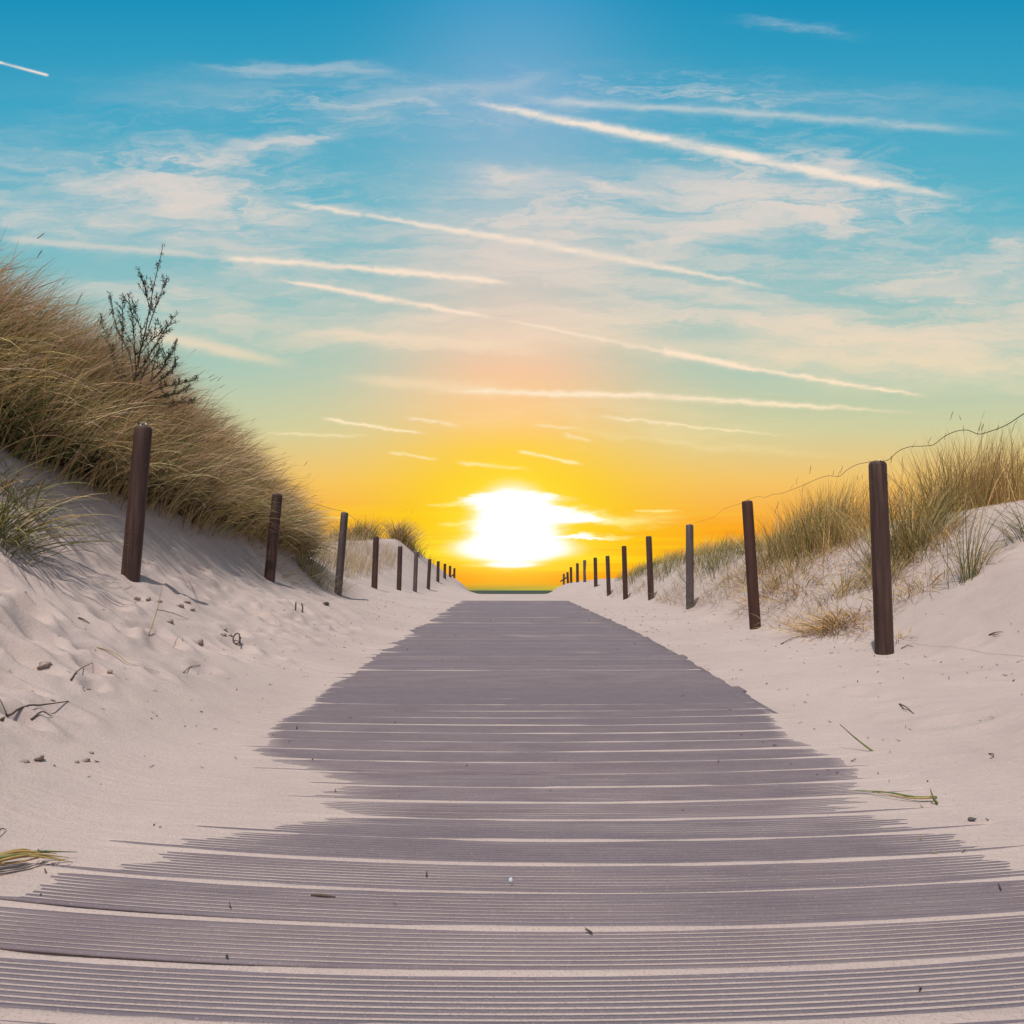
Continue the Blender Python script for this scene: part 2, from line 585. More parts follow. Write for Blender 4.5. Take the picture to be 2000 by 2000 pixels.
M_SAND = make_sand()
M_PLANK = make_plank()
M_POST = make_post('dark_post_wood', (0.036, 0.020, 0.016), (0.115, 0.065, 0.052), (0.055, 0.028, 0.024))
M_POST_R = make_post('red_post_wood', (0.05, 0.022, 0.016), (0.095, 0.042, 0.03), (0.062, 0.028, 0.022))
M_POST_G = make_post('grey_post_wood', (0.075, 0.06, 0.058), (0.15, 0.12, 0.11), (0.085, 0.06, 0.055))
M_GRASS = make_tint('grass_blades')
M_LEAF = make_tint('leaf_and_twig', trans=0.12)
M_WIRE = make_plain('wire', (0.09, 0.075, 0.065), 0.5, 0.6)
M_BRIGHTWIRE = make_plain('bright_wire', (0.55, 0.53, 0.5), 0.35, 0.8)
M_TWIG = make_plain('twig', (0.11, 0.07, 0.045), 0.8)
M_STRAW = make_plain('straw', (0.42, 0.27, 0.09), 0.6, c2=(0.24, 0.17, 0.05))
M_GREEN = make_plain('fresh_blade', (0.16, 0.18, 0.03), 0.6, c2=(0.08, 0.10, 0.02))
M_STONE = make_plain('stone', (0.11, 0.095, 0.09), 0.8)
M_CLOD = make_plain('hollow_shade_sand', (0.24, 0.175, 0.14), 0.95, scale=45, c2=(0.40, 0.315, 0.275))  # brown darker than the sand stands in for shade inside small hollows
M_WHITE = make_plain('white_shell', (0.62, 0.66, 0.72), 0.6)
M_SEA = make_sea()

# ------------------------------------------------------------------ posts as measured: base px, top px, distance
LP = [(256, 1115, 281, 834, 5.1), (525.5, 1141, 542, 965, 8.4), (659, 1169, 673, 1001, 11.7), (731, 1153, 735, 1048, 15.0),
      (779, 1154, 781.6, 1067, 18.0), (810, 1160, 813, 1078, 21.5), (836, 1156, 839.5, 1092, 25.0), (855, 1142, 856, 1096, 28.5),
      (868.5, 1136, 869, 1101, 32.0), (878.6, 1136, 879, 1105, 36.0), (887, 1137, 887.5, 1109.6, 40.0)]
RP = [(1727, 1272, 1713.5, 903, 5.1), (1476, 1234, 1459.4, 978.5, 8.3), (1347.5, 1195, 1347, 1025, 11.6), (1272, 1177, 1267, 1047.5, 15.0),
      (1222, 1173.5, 1218.7, 1066.4, 18.0), (1189.7, 1169, 1186.6, 1085.6, 21.6), (1163.8, 1147, 1162.5, 1089, 25.0), (1142.3, 1137, 1141.8, 1094, 28.5),
      (1128, 1138, 1127.6, 1100, 32.0), (1115.7, 1139, 1115, 1107.6, 36.0), (1109.5, 1140, 1108.4, 1117.4, 39.0), (1101.2, 1142, 1101.2, 1120.8, 40.5)]


def world(px, py, d):
    u, v = ray(px, py)
    return np.array((u * d, d, v * d + HC))


LB = [world(a, b, d) for a, b, _, _, d in LP]
RB = [world(a, b, d) for a, b, _, _, d in RP]

# ------------------------------------------------------------------ terrain
BW = 1.2                                   # half width of the boardwalk
_dz = [0, 3, 4, 5.1, 6.5, 8.4, 11.7, 15, 18, 21.5, 25, 28.5, 32, 40, 60, 120]
_zb = [-.63, -.625, -.585, -.53, -.475, -.42, -.36, -.29, -.24, -.20, -.16, -.135, -.2, -1.0, -2.6, -7.5]


def board_z(y):
    yy = np.asarray(y, float)
    return sum(np.interp(yy + o, _dz, _zb) for o in (-0.9, -0.45, 0, 0.45, 0.9)) / 5 + HC


def _row(y):
    zb = float(board_z(y))
    yl = [0, 3] + [p[1] for p in LB[:11]] + [48, 60, 120]
    zl = [LB[0][2] + .06, LB[0][2] + .03] + [p[2] for p in LB[:11]] + [.3, -1.6, -7.3]
    yr = [0, 3] + [p[1] for p in RB[:11]] + [48, 60, 120]
    zr = [RB[0][2] + .02, RB[0][2]] + [p[2] for p in RB[:11]] + [.3, -1.6, -7.3]
    ZL, ZR = np.interp(y, yl, zl), np.interp(y, yr, zr)
    yc = [0, 5, 8, 10, 12, 14, 16, 20, 25, 30, 36, 44, 60, 120]
    xl = np.interp(y, yc, [4.8, 4.6, 4.6, 4.6, 4.4, 4.4, 4.8, 5.0, 4.9, 4.7, 5.1, 5.6, 7, 7])
    cl = np.interp(y, yc, [2.0, 2.05, 2.1, 2.0, 1.5, .95, .85, 1.15, 1.6, 2.05, 2.3, 1.4, -1.4, -7.2]) + HC
    yc = [0, 6, 8, 10, 12, 15, 17, 20, 22, 25, 28.5, 32, 40, 60, 120]
    xr = np.interp(y, yc, [5, 4.9, 4.7, 4.3, 4.0, 3.9, 3.9, 3.7, 3.5, 3.4, 3.4, 3.4, 3.4, 4, 5])
    cr = np.interp(y, yc, [.9, .9, .92, .78, .58, .70, .78, .66, .48, .30, .40, .40, .45, -1.4, -7.2]) + HC
    xs = [-40, -xl - 8, -xl - 3, -xl - 1, -xl, -2.72, -2.1, -1.32, 1.42, 2.1, 2.75, xr, xr + 1, xr + 3, xr + 8, 40]
    zs = [cl - 1.6, cl - .8, cl - .1, cl + .05, cl, ZL, zb + (ZL - zb) * .48, zb, zb, zb + (ZR - zb) * .72, ZR, cr, cr + .1, cr, cr - .5, cr - 1.4]
    return xs, zs


GX = np.arange(-20, 20.001, 0.06)
GY = np.concatenate([np.arange(-4, 60, 0.1), np.arange(60, 121, 1.0)])
_T = np.array([np.interp(GX, *_row(y)) for y in GY])


def _gauss(a, sig, axis):
    r = int(3 * sig) + 1
    k = np.exp(-0.5 * (np.arange(-r, r + 1) / sig) ** 2)
    k /= k.sum()
    pad = [(0, 0), (0, 0)]
    pad[axis] = (r, r)
    ap = np.pad(a, pad, mode='edge')
    return sum(w * np.take(ap, range(i, i + a.shape[axis]), axis=axis) for i, w in enumerate(k))


_T = _gauss(_gauss(_T, 2.6, 1), 4.0, 0)


def _lookup(x, y):
    x = np.clip(np.asarray(x, float), GX[0], GX[-1] - 1e-6)
    y = np.clip(np.asarray(y, float), GY[0], GY[-1] - 1e-6)
    fx = (x - GX[0]) / 0.06
    fy = np.interp(y, GY, np.arange(len(GY)))
    ix = np.clip(fx.astype(int), 0, len(GX) - 2); iy = np.clip(fy.astype(int), 0, len(GY) - 2)
    fx = fx - ix; fy = fy - iy
    return (_T[iy, ix] * (1 - fx) * (1 - fy) + _T[iy, ix + 1] * fx * (1 - fy) + _T[iy + 1, ix] * (1 - fx) * fy + _T[iy + 1, ix + 1] * fx * fy)


def bow(s, x):
    """how far the middle of a board lags behind its ends"""
    s = np.asarray(s, float)
    xx = np.clip(x, -1.6, 1.6)
    c = np.interp(s, [0, 1.3, 1.5, 1.85, 2.3, 3.8, 6, 10], [.08, .083, .088, .098, .08, .042, .016, 0])
    t = np.interp(s, [0, 1.3, 1.5, 1.85, 2.3, 4], [.0, 0, -.025, -.045, -.015, 0])
    return c * xx * xx + t * xx


PITCHB = 0.163
S0 = 0.658
PLANK_D = 0.147                             # depth of one board, the rest is gap
NPL = 105
END = S0 + NPL * PITCHB

PITS = []
_r = random.Random(5)
for _ in range(150):                         # foot prints and scuffs on the trampled bank
    x = _r.uniform(-3.0, -1.55); y = _r.uniform(2.0, 7.5)
    PITS.append((x, y, _r.uniform(.03, .11), _r.uniform(.025, .08), _r.uniform(.012, .045)))
for _ in range(40):
    x = _r.uniform(1.7, 3.0); y = _r.uniform(2.0, 9)
    PITS.append((x, y, _r.uniform(.05, .15), _r.uniform(.05, .12), _r.uniform(.004, .014)))


def edges(y):
    """x where the drifted sand begins to hide the boards, left and right"""
    eL = np.interp(y, [0, 1.3, 1.62, 1.85, 2.02, 2.15, 2.5, 2.72, 2.95, 3.3, 3.8, 4.3, 5, 6, 9, 14, 18], [1.22, 1.2, 1.18, 1.08, .86, .64, .62, .86, 1.1, 1.2, 1.15, 1.1, 1.04, 1.02, 1.08, 1.15, 1.2])
    eR = np.interp(y, [0, 1.6, 2.0, 2.2, 2.45, 2.65, 3.0, 3.3, 3.7, 5, 18], [1.32, 1.3, 1.26, 1.2, 1.2, 1.36, 1.36, 1.32, 1.42, 1.42, 1.42])
    eL = eL + .07 * fbm(y * 3.1, y * 0, 3, 3)
    eR = eR + .04 * fbm(y * 3.7, y * 0 + 5, 4, 3)
    return eL, eR


def ground(x, y, s=None, fine=True):
    x = np.asarray(x, float); y = np.asarray(y, float)
    z = _lookup(x, y)
    # dune surface roughness away from the boards
    side = sstep(np.abs(x), 1.25, 1.8)
    near = sstep(y, 16, 6)
    left = sstep(-x, 1.3, 2.0) * sstep(-x, 4.4, 3.0)
    z = z + side * (0.022 * fbm(x * 1.1, y * .8, 21, 4) + 0.012 * fbm(x * 4, y * 3, 22, 3))
    z = z + left * near * (0.06 * fbm(x * 2.4, y * 1.9, 23, 5, .6))
    z = z + sstep(np.abs(x), 2.8, 4) * (0.10 * fbm(x * .9, y * .7, 25, 4)) + sstep(np.abs(x), 3, 5) * .12 * fbm(x * .35, y * .3, 26, 3)
    if fine:
        for (px, py, rx, ry, h) in PITS:
            m = (np.abs(x - px) < 3.2 * rx) & (np.abs(y - py) < 3.2 * ry)
            if m.any():
                q = ((x[m] - px) / rx) ** 2 + ((y[m] - py) / ry) ** 2
                z[m] += -h * np.exp(-q) + .55 * h * np.exp(-(np.sqrt(q) - 1.7) ** 2 * 3)
    if s is not None:                        # thin sheet of sand lying over and between the boards
        inb = np.abs(x) < 1.6
        eL, eR = edges(y)
        dist = np.where(x < 0, -x - eL, x - eR)
        streak = fbm(x * 3.2, s * 46, 31, 3)
        patch = fbm(x * 2.1, y * 1.6, 32, 3)
        floor = np.interp(s, [0, 1.25, 1.45, 1.8, 2.6, 3.6, 5], [-.0007, -.0007, -.0017, -.0025, -.0030, -.0045, -.010])
        floor = floor + .0007 * patch * np.interp(s, [0, 1.5, 2], [.3, 1, 1.6])
        slope = np.interp(s, [0, 2.2, 4, 6], [.005, .007, .03, .05])
        slope = np.where(dist > 0, slope + .01, slope)
        lev = np.maximum(dist * slope, floor * (1 - sstep(s, 3.4, 3.8) * 0)) + np.interp(s, [0, 1.4, 1.7], [.0005, .0006, .0010]) * streak
        lev = np.minimum(lev, .03)
        # gaps between boards
        ph = np.mod(s - S0, PITCHB)          # 0..PLANK_D board, then gap
        k = np.floor((s - S0) / PITCHB)
        fillr = hash2(k, k * 0, 77)
        gap = sstep(ph, PLANK_D - .002, PLANK_D + .002)
        nearpart = sstep(ph, .014, .004) * 0  # reserved
        farlip = sstep(ph, PLANK_D - .014, PLANK_D - .002) * (1 - gap)
        wav = fbm(x * 2.6 + 7.7 * k, k * 3.1, 41, 4)
        expo = sstep(dist, .10, -.02)
        fill = np.where(s < 4.6, .0035, np.where(fillr > .45, .0098 + .003 * patch + .002 * wav, -.012))
        lev = np.where(s < 4.6, lev + expo * gap * (.0030 + .003 * wav) + expo * farlip * np.clip(.0028 + .004 * wav, 0, 1) * np.interp(s, [0, 3.2, 4], [1, .7, 0]), lev + gap * fill)
        # shadowed slot under the front edge of the next board
        slot = sstep(ph, PITCHB - .008, PITCHB - .003) * (s < 4.6) + sstep(ph, .012, .008) * (s < 4.6)
        lev = lev - expo * slot * np.clip(.009 + .028 * fbm(x * 1.7 + 3.3 * np.floor((s - S0 + .02) / PITCHB), np.floor((s - S0 + .02) / PITCHB) * 1.7, 43, 3), 0, .022)
        wgt = sstep(np.abs(x), 1.6, 1.3) * (s < END + .05)
        z = z + np.where(inb, lev * wgt, 0)
        drop = np.where((x > 0) & (s > 3.4) & (s < END), sstep(np.abs(x), 1.25, 1.31) * sstep(np.abs(x), 1.8, 1.40) * .018 * sstep(s, 3.4, 3.8) * (.55 + .6 * fbm(s * 1.3, s * 0, 44, 2)), 0)
        z = z - drop
    return z


def gz(x, y):
    return float(ground(np.array([x]), np.array([y]), np.array([y]) - bow(np.array([y]), np.array([x])), True)[0])


def hit(px, py):
    """where the line of sight of a photograph pixel meets the ground"""
    u, v = ray(px, py)
    ds = np.concatenate([np.arange(0.9, 12, .01), np.arange(12, 45, .05)])
    z = ground(u * ds, ds, ds, True)
    below = np.nonzero(v * ds + HC <= z)[0]
    d = ds[below[0]] if len(below) else 30.0
    return np.array((u * d, d, gz(u * d, d)))


def build_sand():
    ys = [-4, -3, -2, -1, -.4, 0, .3, .5, .6]
    y = .66
    while y < 1.75:
        ys.append(y); y += .0036
    while y < 2.6:
        ys.append(y); y += .005
    while y < 4.7:
        ys.append(y); y += .009
    while y < 19.0:
        ys.append(y); y += max(.02, .0055 * y)
    while y < 60:
        ys.append(y); y += .011 * y
    while y < 125:
        ys.append(y); y += 4
    xs = list(np.arange(-1.5, 1.5001, .02))
    x = 1.52
    o = []
    while x < 5:
        o.append(x); x += .025
    while x < 20:
        o.append(x); x *= 1.02
    o += [24, 30, 45, 70, 120]
    xs = np.array([-a for a in reversed(o)] + xs + o)
    sv = np.array(ys)
    Xg, Sg = np.meshgrid(xs, sv)
    Yg = Sg + bow(Sg, Xg)
    Zg = ground(Xg.ravel(), Yg.ravel(), Sg.ravel()).reshape(Xg.shape)
    ny, nx = Xg.shape
    v = np.stack([Xg, Yg, Zg], -1).reshape(-1, 3)
    i = np.arange(ny * nx).reshape(ny, nx)
    f = np.stack([i[:-1, :-1], i[:-1, 1:], i[1:, 1:], i[1:, :-1]], -1).reshape(-1, 4)
    ob = mesh_obj('sand', v, f, M_SAND)
    tag(ob, kind='structure')


build_sand()

# sea behind the gap in the dunes
_n = 40
xs = np.array([-30000, -6000, -1500, -400, -100, 0, 100, 400, 1500, 6000, 30000.])
ys = np.array([70, 100, 140, 200, 400, 1000, 3000, 9000, 30000.])
X_, Y_ = np.meshgrid(xs, ys)
v_ = np.stack([X_, Y_, np.full_like(X_, -4.2)], -1).reshape(-1, 3)
i_ = np.arange(X_.size).reshape(X_.shape)
f_ = np.stack([i_[:-1, :-1], i_[:-1, 1:], i_[1:, 1:], i_[1:, :-1]], -1).reshape(-1, 4)
tag(mesh_obj('sea', v_, f_, M_SEA), kind='structure')


# ------------------------------------------------------------------ boardwalk
def build_boardwalk():
    root = empty('boardwalk', (0, S0, float(board_z(S0))))
    tag(root, 'mauve grey boardwalk of ribbed planks running over the sand towards the sea', 'boardwalk')
    rest_v, rest_f, off = [], [], 0
    for k in range(NPL):
        s0 = S0 + k * PITCHB
        fine = s0 < 4.8
        rr = random.Random(100 + k)
        prof = []                           # (depth, height) from front to back across one board
        if fine:
            n = 9
            p = (PLANK_D - .006) / n
            prof += [(.014, -.024), (.010, -.0075), (0, -.006), (0, -.0025), (.003, 0)]
            for j in range(n):
                a = .003 + j * p
                prof.append((a + p * .60, 0))
                if j < n - 1:
                    prof += [(a + p * .66, -.0055), (a + p * .96, -.0055), (a + p, 0)]
            prof += [(PLANK_D - .002, 0), (PLANK_D, -.003), (PLANK_D, -.024)]
        else:
            prof = [(0, -.024), (0, -.003), (.003, 0), (PLANK_D * .5, .0006), (PLANK_D - .003, 0), (PLANK_D, -.003), (PLANK_D, -.024)]
        nx = 45 if fine else 9
        x0 = -BW + rr.uniform(-.03, .03) - (.02 if k % 7 == 3 else 0)
        x1 = BW + .10 + rr.uniform(-.01, .015) + (.03 if k % 9 == 4 else 0)
        xs = np.linspace(x0, x1, nx)
        lift = rr.uniform(-.0004, .0004)
        tilt = rr.uniform(-.0004, .0004)
        pr = np.array(prof)
        V = np.zeros((nx, len(pr), 3))
        for a in range(nx):
            x = xs[a]
            s = s0 + pr[:, 0]
            y = s + bow(np.full(len(pr), s0 + PLANK_D / 2), x)
            V[a, :, 0] = x
            V[a, :, 1] = y
            V[a, :, 2] = board_z(y) + pr[:, 1] + lift + tilt * x + .0003 * math.sin(x * 3.1 + k)
        m = len(pr)
        i = np.arange(nx * m).reshape(nx, m)
        f = np.stack([i[:-1, :-1], i[1:, :-1], i[1:, 1:], i[:-1, 1:]], -1).reshape(-1, 4)
        caps = []
        for a in (0, nx - 1):               # close the ends down to the underside
            for j in range(1, m - 2):
                t = (i[a, 0], i[a, j], i[a, j + 1], i[a, m - 1]) if False else None
            caps.append(a)
        vv = V.reshape(-1, 3)
        endv = []
        endf = []
        for a in caps:
            low = V[a].copy()
            low[:, 2] = V[a, :, 2].min()
            b0 = len(vv) + len(endv) * m
            endv.append(low)
            for j in range(m - 1):
                endf.append((i[a, j], i[a, j + 1], b0 + j + 1, b0 + j))
        vv = np.vstack([vv] + endv)
        f = np.vstack([f, np.array(endf)])
        vv = vv - np.array(root.location)
        if k < 99:
            mesh_obj('plank', vv, f, M_PLANK, root, smooth_shade=False)
        else:
            rest_v.append(vv); rest_f.append(f + off); off += len(vv)
    if rest_v:
        o = mesh_obj('plank', np.vstack(rest_v), np.vstack(rest_f), M_PLANK, root, smooth_shade=False)
        o['kind'] = 'stuff'


build_boardwalk()


# ------------------------------------------------------------------ posts and wires
def tube(path, rad, sides=6, taper=None):
    path = np.asarray(path, float)
    n = len(path)
    tan = np.gradient(path, axis=0)
    tan /= np.linalg.norm(tan, axis=1)[:, None] + 1e-12
    ref = np.array((0.13, 0.21, 0.97)) if abs(tan[:, 2]).mean() < .8 else np.array((0.97, 0.2, 0.1))
    A = np.cross(tan, ref)
    A /= np.linalg.norm(A, axis=1)[:, None]
    B = np.cross(tan, A)
    r = np.full(n, rad) if taper is None else rad * np.asarray(taper)
    th = np.linspace(0, 2 * math.pi, sides, endpoint=False)
    V = path[:, None, :] + r[:, None, None] * (np.cos(th)[None, :, None] * A[:, None, :] + np.sin(th)[None, :, None] * B[:, None, :])
    v = V.reshape(-1, 3)
    i = np.arange(n * sides).reshape(n, sides)
    j = np.roll(i, -1, axis=1)
    f = np.stack([i[:-1], j[:-1], j[1:], i[1:]], -1).reshape(-1, 4)
    # close the ends with a centre point
    v = np.vstack([v, path[0], path[-1]])
    c0, c1 = n * sides, n * sides + 1
    ends = [(c0, j[0, q], i[0, q], i[0, q]) for q in range(sides)] + [(c1, i[-1, q], j[-1, q], j[-1, q]) for q in range(sides)]
    fl = [tuple(int(a) for a in t) for t in f] + [t[:3] for t in [(int(a), int(b), int(c), 0) for a, b, c, _ in ends]]
    return v, fl


def join(parts):
    V, F, o = [], [], 0
    for v, f in parts:
        V.append(np.asarray(v)); F += [tuple(int(a) + o for a in t) for t in f]; o += len(v)
    return np.vstack(V), F


def post_mesh(base, top, rad, seed, sides=20, notch=0.0):
    rr = random.Random(seed)
    ax = top - base
    L = np.linalg.norm(ax)
    n = ax / L
    A = np.cross(n, (0, 1, 0)); A /= np.linalg.norm(A)
    B = np.cross(n, A)
    hs = [-.35, -.1, 0, .2, .45, .7, .9, 1 - .022 / L, 1 - .006 / L, 1.0]
    rs = [1, 1, 1, 1.0, .985, .975, .97, .965, .90, .78]
    V, F = [], []
    lobes = [(rr.uniform(0, 6.28), rr.uniform(.005, .03), q) for q in (2, 3, 5)]
    for h, r in zip(hs, rs):
        for q in range(sides):
            t = 2 * math.pi * q / sides
            w = 1 + sum(a * math.cos(m * t + p + h * .6) for p, a, m in lobes)
            if notch and 0.15 < h < 0.75:
                w *= 1 - notch * max(0, math.cos(t - math.pi)) * math.sin((h - .15) / .6 * math.pi * 3) ** 2
            rad_ = rad * r * w
            p = n * (h * L if h >= 0 else h) + A * math.cos(t) * rad_ + B * math.sin(t) * rad_
            if h == 1.0:
                p = p + n * rr.uniform(-.002, .003)
            V.append(p)
    m = len(hs)
    for a in range(m - 1):
        for q in range(sides):
            q2 = (q + 1) % sides
            F.append((a * sides + q, a * sides + q2, (a + 1) * sides + q2, (a + 1) * sides + q))
    F.append(tuple((m - 1) * sides + q for q in range(sides)))
    return np.array(V), F


TOPS = {}
ORD = ['first', 'second', 'third', 'fourth', 'fifth', 'sixth', 'seventh', 'eighth', 'ninth', 'tenth', 'eleventh', 'twelfth']
LLAB = ['thick dark brown post standing under the tall grassy dune with a wire loop on top',
        'dark brown post leaning against the lower end of the tall grassy dune',
        'grey brown weathered post just beyond the end of the tall grassy dune',
        'slim dark post in front of the pale dry grass on the tall dune side',
        'slim dark post, fifth along the row on the tall dune side',
        'slim grey post, sixth along the row on the tall dune side',
        'small dark post, seventh along the row on the tall dune side',
        'small dark post, eighth along the row on the tall dune side, touching the sky',
        'tiny dark post, ninth along the row on the tall dune side',
        'tiny dark post, tenth along the row on the tall dune side',
        'tiny braced post, last of the row on the tall dune side']
RLAB = ['tallest thick dark brown post, on the low dune side, carrying the kinked wire',
        'reddish brown post in front of the dense green brown clump on the low dune',
        'greyish weathered post with a pale worn patch, third along the low dune side',
        'dark post, fourth along the low dune side, before the grassy crest',
        'dark post, fifth along the low dune side, at the end of the grassy crest',
        'dark post, sixth along the low dune side, against the yellow sky',
        'short dark post, seventh along the low dune side',
        'ragged split grey post, eighth along the low dune side',
        'small dark post, ninth along the low dune side',
        'tiny dark post, tenth along the low dune side',
        'tiny leaning post, eleventh along the low dune side, holding a brace',
        'tiny pale post, last of the row on the low dune side']


def build_posts(rows, labels, sidename):
    for k, (bx, by, tx, ty, d) in enumerate(rows):
        b = world(bx, by, d)
        t = world(tx, ty, d)
        rad = .0605 if k < 9 else .062
        z0 = gz(b[0], b[1])
        b2 = b.copy()
        t2 = t.copy()
        name = 'wooden_post'
        mat = M_POST
        if sidename == 'L' and k in (2, 5): mat = M_POST_G
        if sidename == 'R' and k in (2, 7, 11): mat = M_POST_G
        if sidename == 'R' and k in (1, 4): mat = M_POST_R
        v, f = post_mesh(b2, t2, rad, 31 * k + (7 if sidename == 'L' else 500), 22 if k < 4 else 12, .35 if (sidename, k) == ('R', 7) else 0)
        o = mesh_obj(name, v, f, mat, loc=tuple(b2))
        for p in o.data.polygons:
            p.use_smooth = len(p.vertices) == 4
        tag(o, labels[k], 'post', 'posts along the boardwalk on the tall dune side' if sidename == 'L' else 'posts along the boardwalk on the low dune side')
        TOPS[(sidename, k)] = t2
        if k == 0 and sidename == 'L':
            th = np.linspace(-.5, 3.8, 14)
            loop = np.stack([.021 * np.cos(th) - .002, .006 * np.sin(th * .7), .021 * np.sin(th) + .008], -1) + (t2 - b2)
            v, f = tube(loop, .0042, 6)
            mesh_obj('wire_loop', v, f, M_BRIGHTWIRE, o)
        if k < 3:                              # staple that holds the wire
            th = np.linspace(0, math.pi, 9)
            st = np.stack([.012 * np.cos(th) + (.004 if sidename == 'R' else -.012), np.full(9, -.03), .016 * np.sin(th) - .006], -1) + (t2 - b2)
            v, f = tube(st, .0024, 5)
            mesh_obj('staple', v, f, M_BRIGHTWIRE, o)
        if (sidename, k) in (('R', 10), ('L', 10)):
            sg = -1 if sidename == 'R' else -1
            p0 = (t2 - b2) * .6
            p1 = np.array((sg * .38, .3, .12))
            v, f = tube(np.linspace(p0, p1, 4), .035, 8)
            mesh_obj('brace', v, f, mat, o)


build_posts(LP, LLAB, 'L')
build_posts(RP, RLAB, 'R')


def spline(pts, n):
    pts = np.asarray(pts, float)
    t = np.concatenate([[0], np.cumsum(np.linalg.norm(np.diff(pts, axis=0), axis=1))])
    m = np.gradient(pts, t, axis=0)
    out = []
    for s in np.linspace(0, t[-1], n):
        k = min(np.searchsorted(t, s, 'right') - 1, len(t) - 2)
        h = t[k + 1] - t[k]
        a = (s - t[k]) / h
        out.append((2 * a ** 3 - 3 * a * a + 1) * pts[k] + (a ** 3 - 2 * a * a + a) * h * m[k] + (-2 * a ** 3 + 3 * a * a) * pts[k + 1] + (a ** 3 - a * a) * h * m[k + 1])
    return np.array(out)


def wire_point(px, py, p0, p1):
    """point of the vertical plane through p0 and p1 seen at a pixel"""
    u, v = ray(px, py)
    dx, dy = p1[0] - p0[0], p1[1] - p0[1]
    d = (p0[0] * dy - p0[1] * dx) / (u * dy - dx)
    return np.array((u * d, d, v * d + HC))


def build_wires():
    up = np.array((0, 0, .012))
    r1, r2, r3 = TOPS[('R', 0)] + up, TOPS[('R', 1)] + up, TOPS[('R', 2)] + up
    r0 = np.array((2.62, 1.75, r1[2]))
    px1 = [(2000, 808), (1962, 832), (1935, 842), (1912, 848), (1890, 840), (1862, 844), (1838, 857), (1825, 868), (1807, 871), (1775, 873), (1752, 883), (1737, 897), (1725, 901)]
    px2 = [(1695, 903), (1672, 908), (1653, 919), (1640, 930), (1620, 929), (1600, 934), (1575, 945), (1545, 957), (1525, 964), (1508, 966), (1495, 971), (1480, 970), (1466, 974)]
    px3 = [(1450, 982), (1430, 988), (1412, 996), (1398, 1007), (1385, 1013), (1365, 1019)]
    pts = [r0, r0 + (0.0, .5, -.03)] + [wire_point(a, b, r0, r1) for a, b in px1] + [r1] + [wire_point(a, b, r1, r2) for a, b in px2] + [r2] + \
          [wire_point(a, b, r2, r3) for a, b in px3] + [r3]
    v, f = tube(spline(pts, 260), .0025, 6, np.linspace(1, .4, 260))
    tag(mesh_obj('fence_wire', v, f, M_WIRE), 'thin dark kinked wire strung over the post tops on the low dune side', 'wire')
    l1, l2, l3, l4 = [TOPS[('L', k)] + up for k in range(4)]
    px = [(560, 968), (575, 971), (592, 981), (612, 983), (635, 990), (652, 995)]
    pts = [l2 + (-.42, -.5, .26), l2 + (-.2, -.3, .16), l2] + [wire_point(a, b, l2, l3) for a, b in px] + [l3] + [wire_point(a, b, l3, l4) for a, b in ((684, 1007), (700, 1019), (718, 1034))] + [l4]
    v, f = tube(spline(pts, 120), .0026, 6)
    tag(mesh_obj('fence_wire', v, f, M_WIRE), 'faint wire sagging between the posts past the tall grassy dune', 'wire')
    pts = [l1 + (0, 0, -.004), l1 + (-.05, .05, .02), l1 + (-.14, .2, .07), l1 + (-.25, .4, .1)]
    v, f = tube(spline(pts, 24), .0045, 6)
    tag(mesh_obj('fence_wire', v, f, M_WIRE), 'short dark wire end running from the looped post up into the grass', 'wire')


build_wires()

# ------------------------------------------------------------------ grass
STRAW = np.array((.62, .45, .235)); PINK = np.array((.68, .445, .32)); BROWN = np.array((.17, .105, .055))
GREEN = np.array((.17, .195, .055)); DGREEN = np.array((.075, .105, .032)); OLIVE = np.array((.31, .25, .09)); BLUE = np.array((.14, .175, .10))
GOLD = np.array((.56, .38, .14))


def blades(base, length, width, az, lean, curl, c0, c1, nseg=5, rng=RNG):
    """strips: base (n,3); angle from vertical goes from lean to lean+curl along the blade"""
    n = len(base)
    t = np.linspace(0, 1, nseg + 1)
    th = lean[:, None] + curl[:, None] * t[None, :] ** 1.3
    thm = .5 * (th[:, 1:] + th[:, :-1])
    st = (length / nseg)[:, None]
    hx = np.concatenate([np.zeros((n, 1)), np.cumsum(np.sin(thm) * st, 1)], 1)
    hz = np.concatenate([np.zeros((n, 1)), np.cumsum(np.cos(thm) * st, 1)], 1)
    wob = rng.normal(0, .035, (n, 1)) * t[None, :] ** 2 * length[:, None]
    ca, sa = np.cos(az)[:, None], np.sin(az)[:, None]
    P = np.stack([base[:, 0:1] + hx * ca - wob * sa, base[:, 1:2] + hx * sa + wob * ca, base[:, 2:3] + hz], -1)
    tw = rng.uniform(-.9, .9, n)[:, None]
    # side vector: across the lean direction, twisted towards its normal
    sx = -sa * np.cos(tw) + np.cos(th) * ca * np.sin(tw)
    sy = ca * np.cos(tw) + np.cos(th) * sa * np.sin(tw)
    sz = -np.sin(th) * np.sin(tw)
    Sd = np.stack([sx, sy, sz], -1)
    w = width[:, None] * (0.75 + .5 * t - 1.22 * t ** 2.2)[None, :] * .5
    A = P - Sd * w[..., None]
    B = P + Sd * w[..., None]
    V = np.stack([A, B], 2).reshape(-1, 3)
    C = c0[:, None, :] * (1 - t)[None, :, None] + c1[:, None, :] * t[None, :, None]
    Cc = np.repeat(C[:, :, None, :], 2, 2).reshape(-1, 3)
    k = np.arange(n)[:, None] * (2 * (nseg + 1)) + np.arange(nseg)[None, :] * 2
    F = np.stack([k, k + 1, k + 3, k + 2], -1).reshape(-1, 4)
    return V, F, Cc


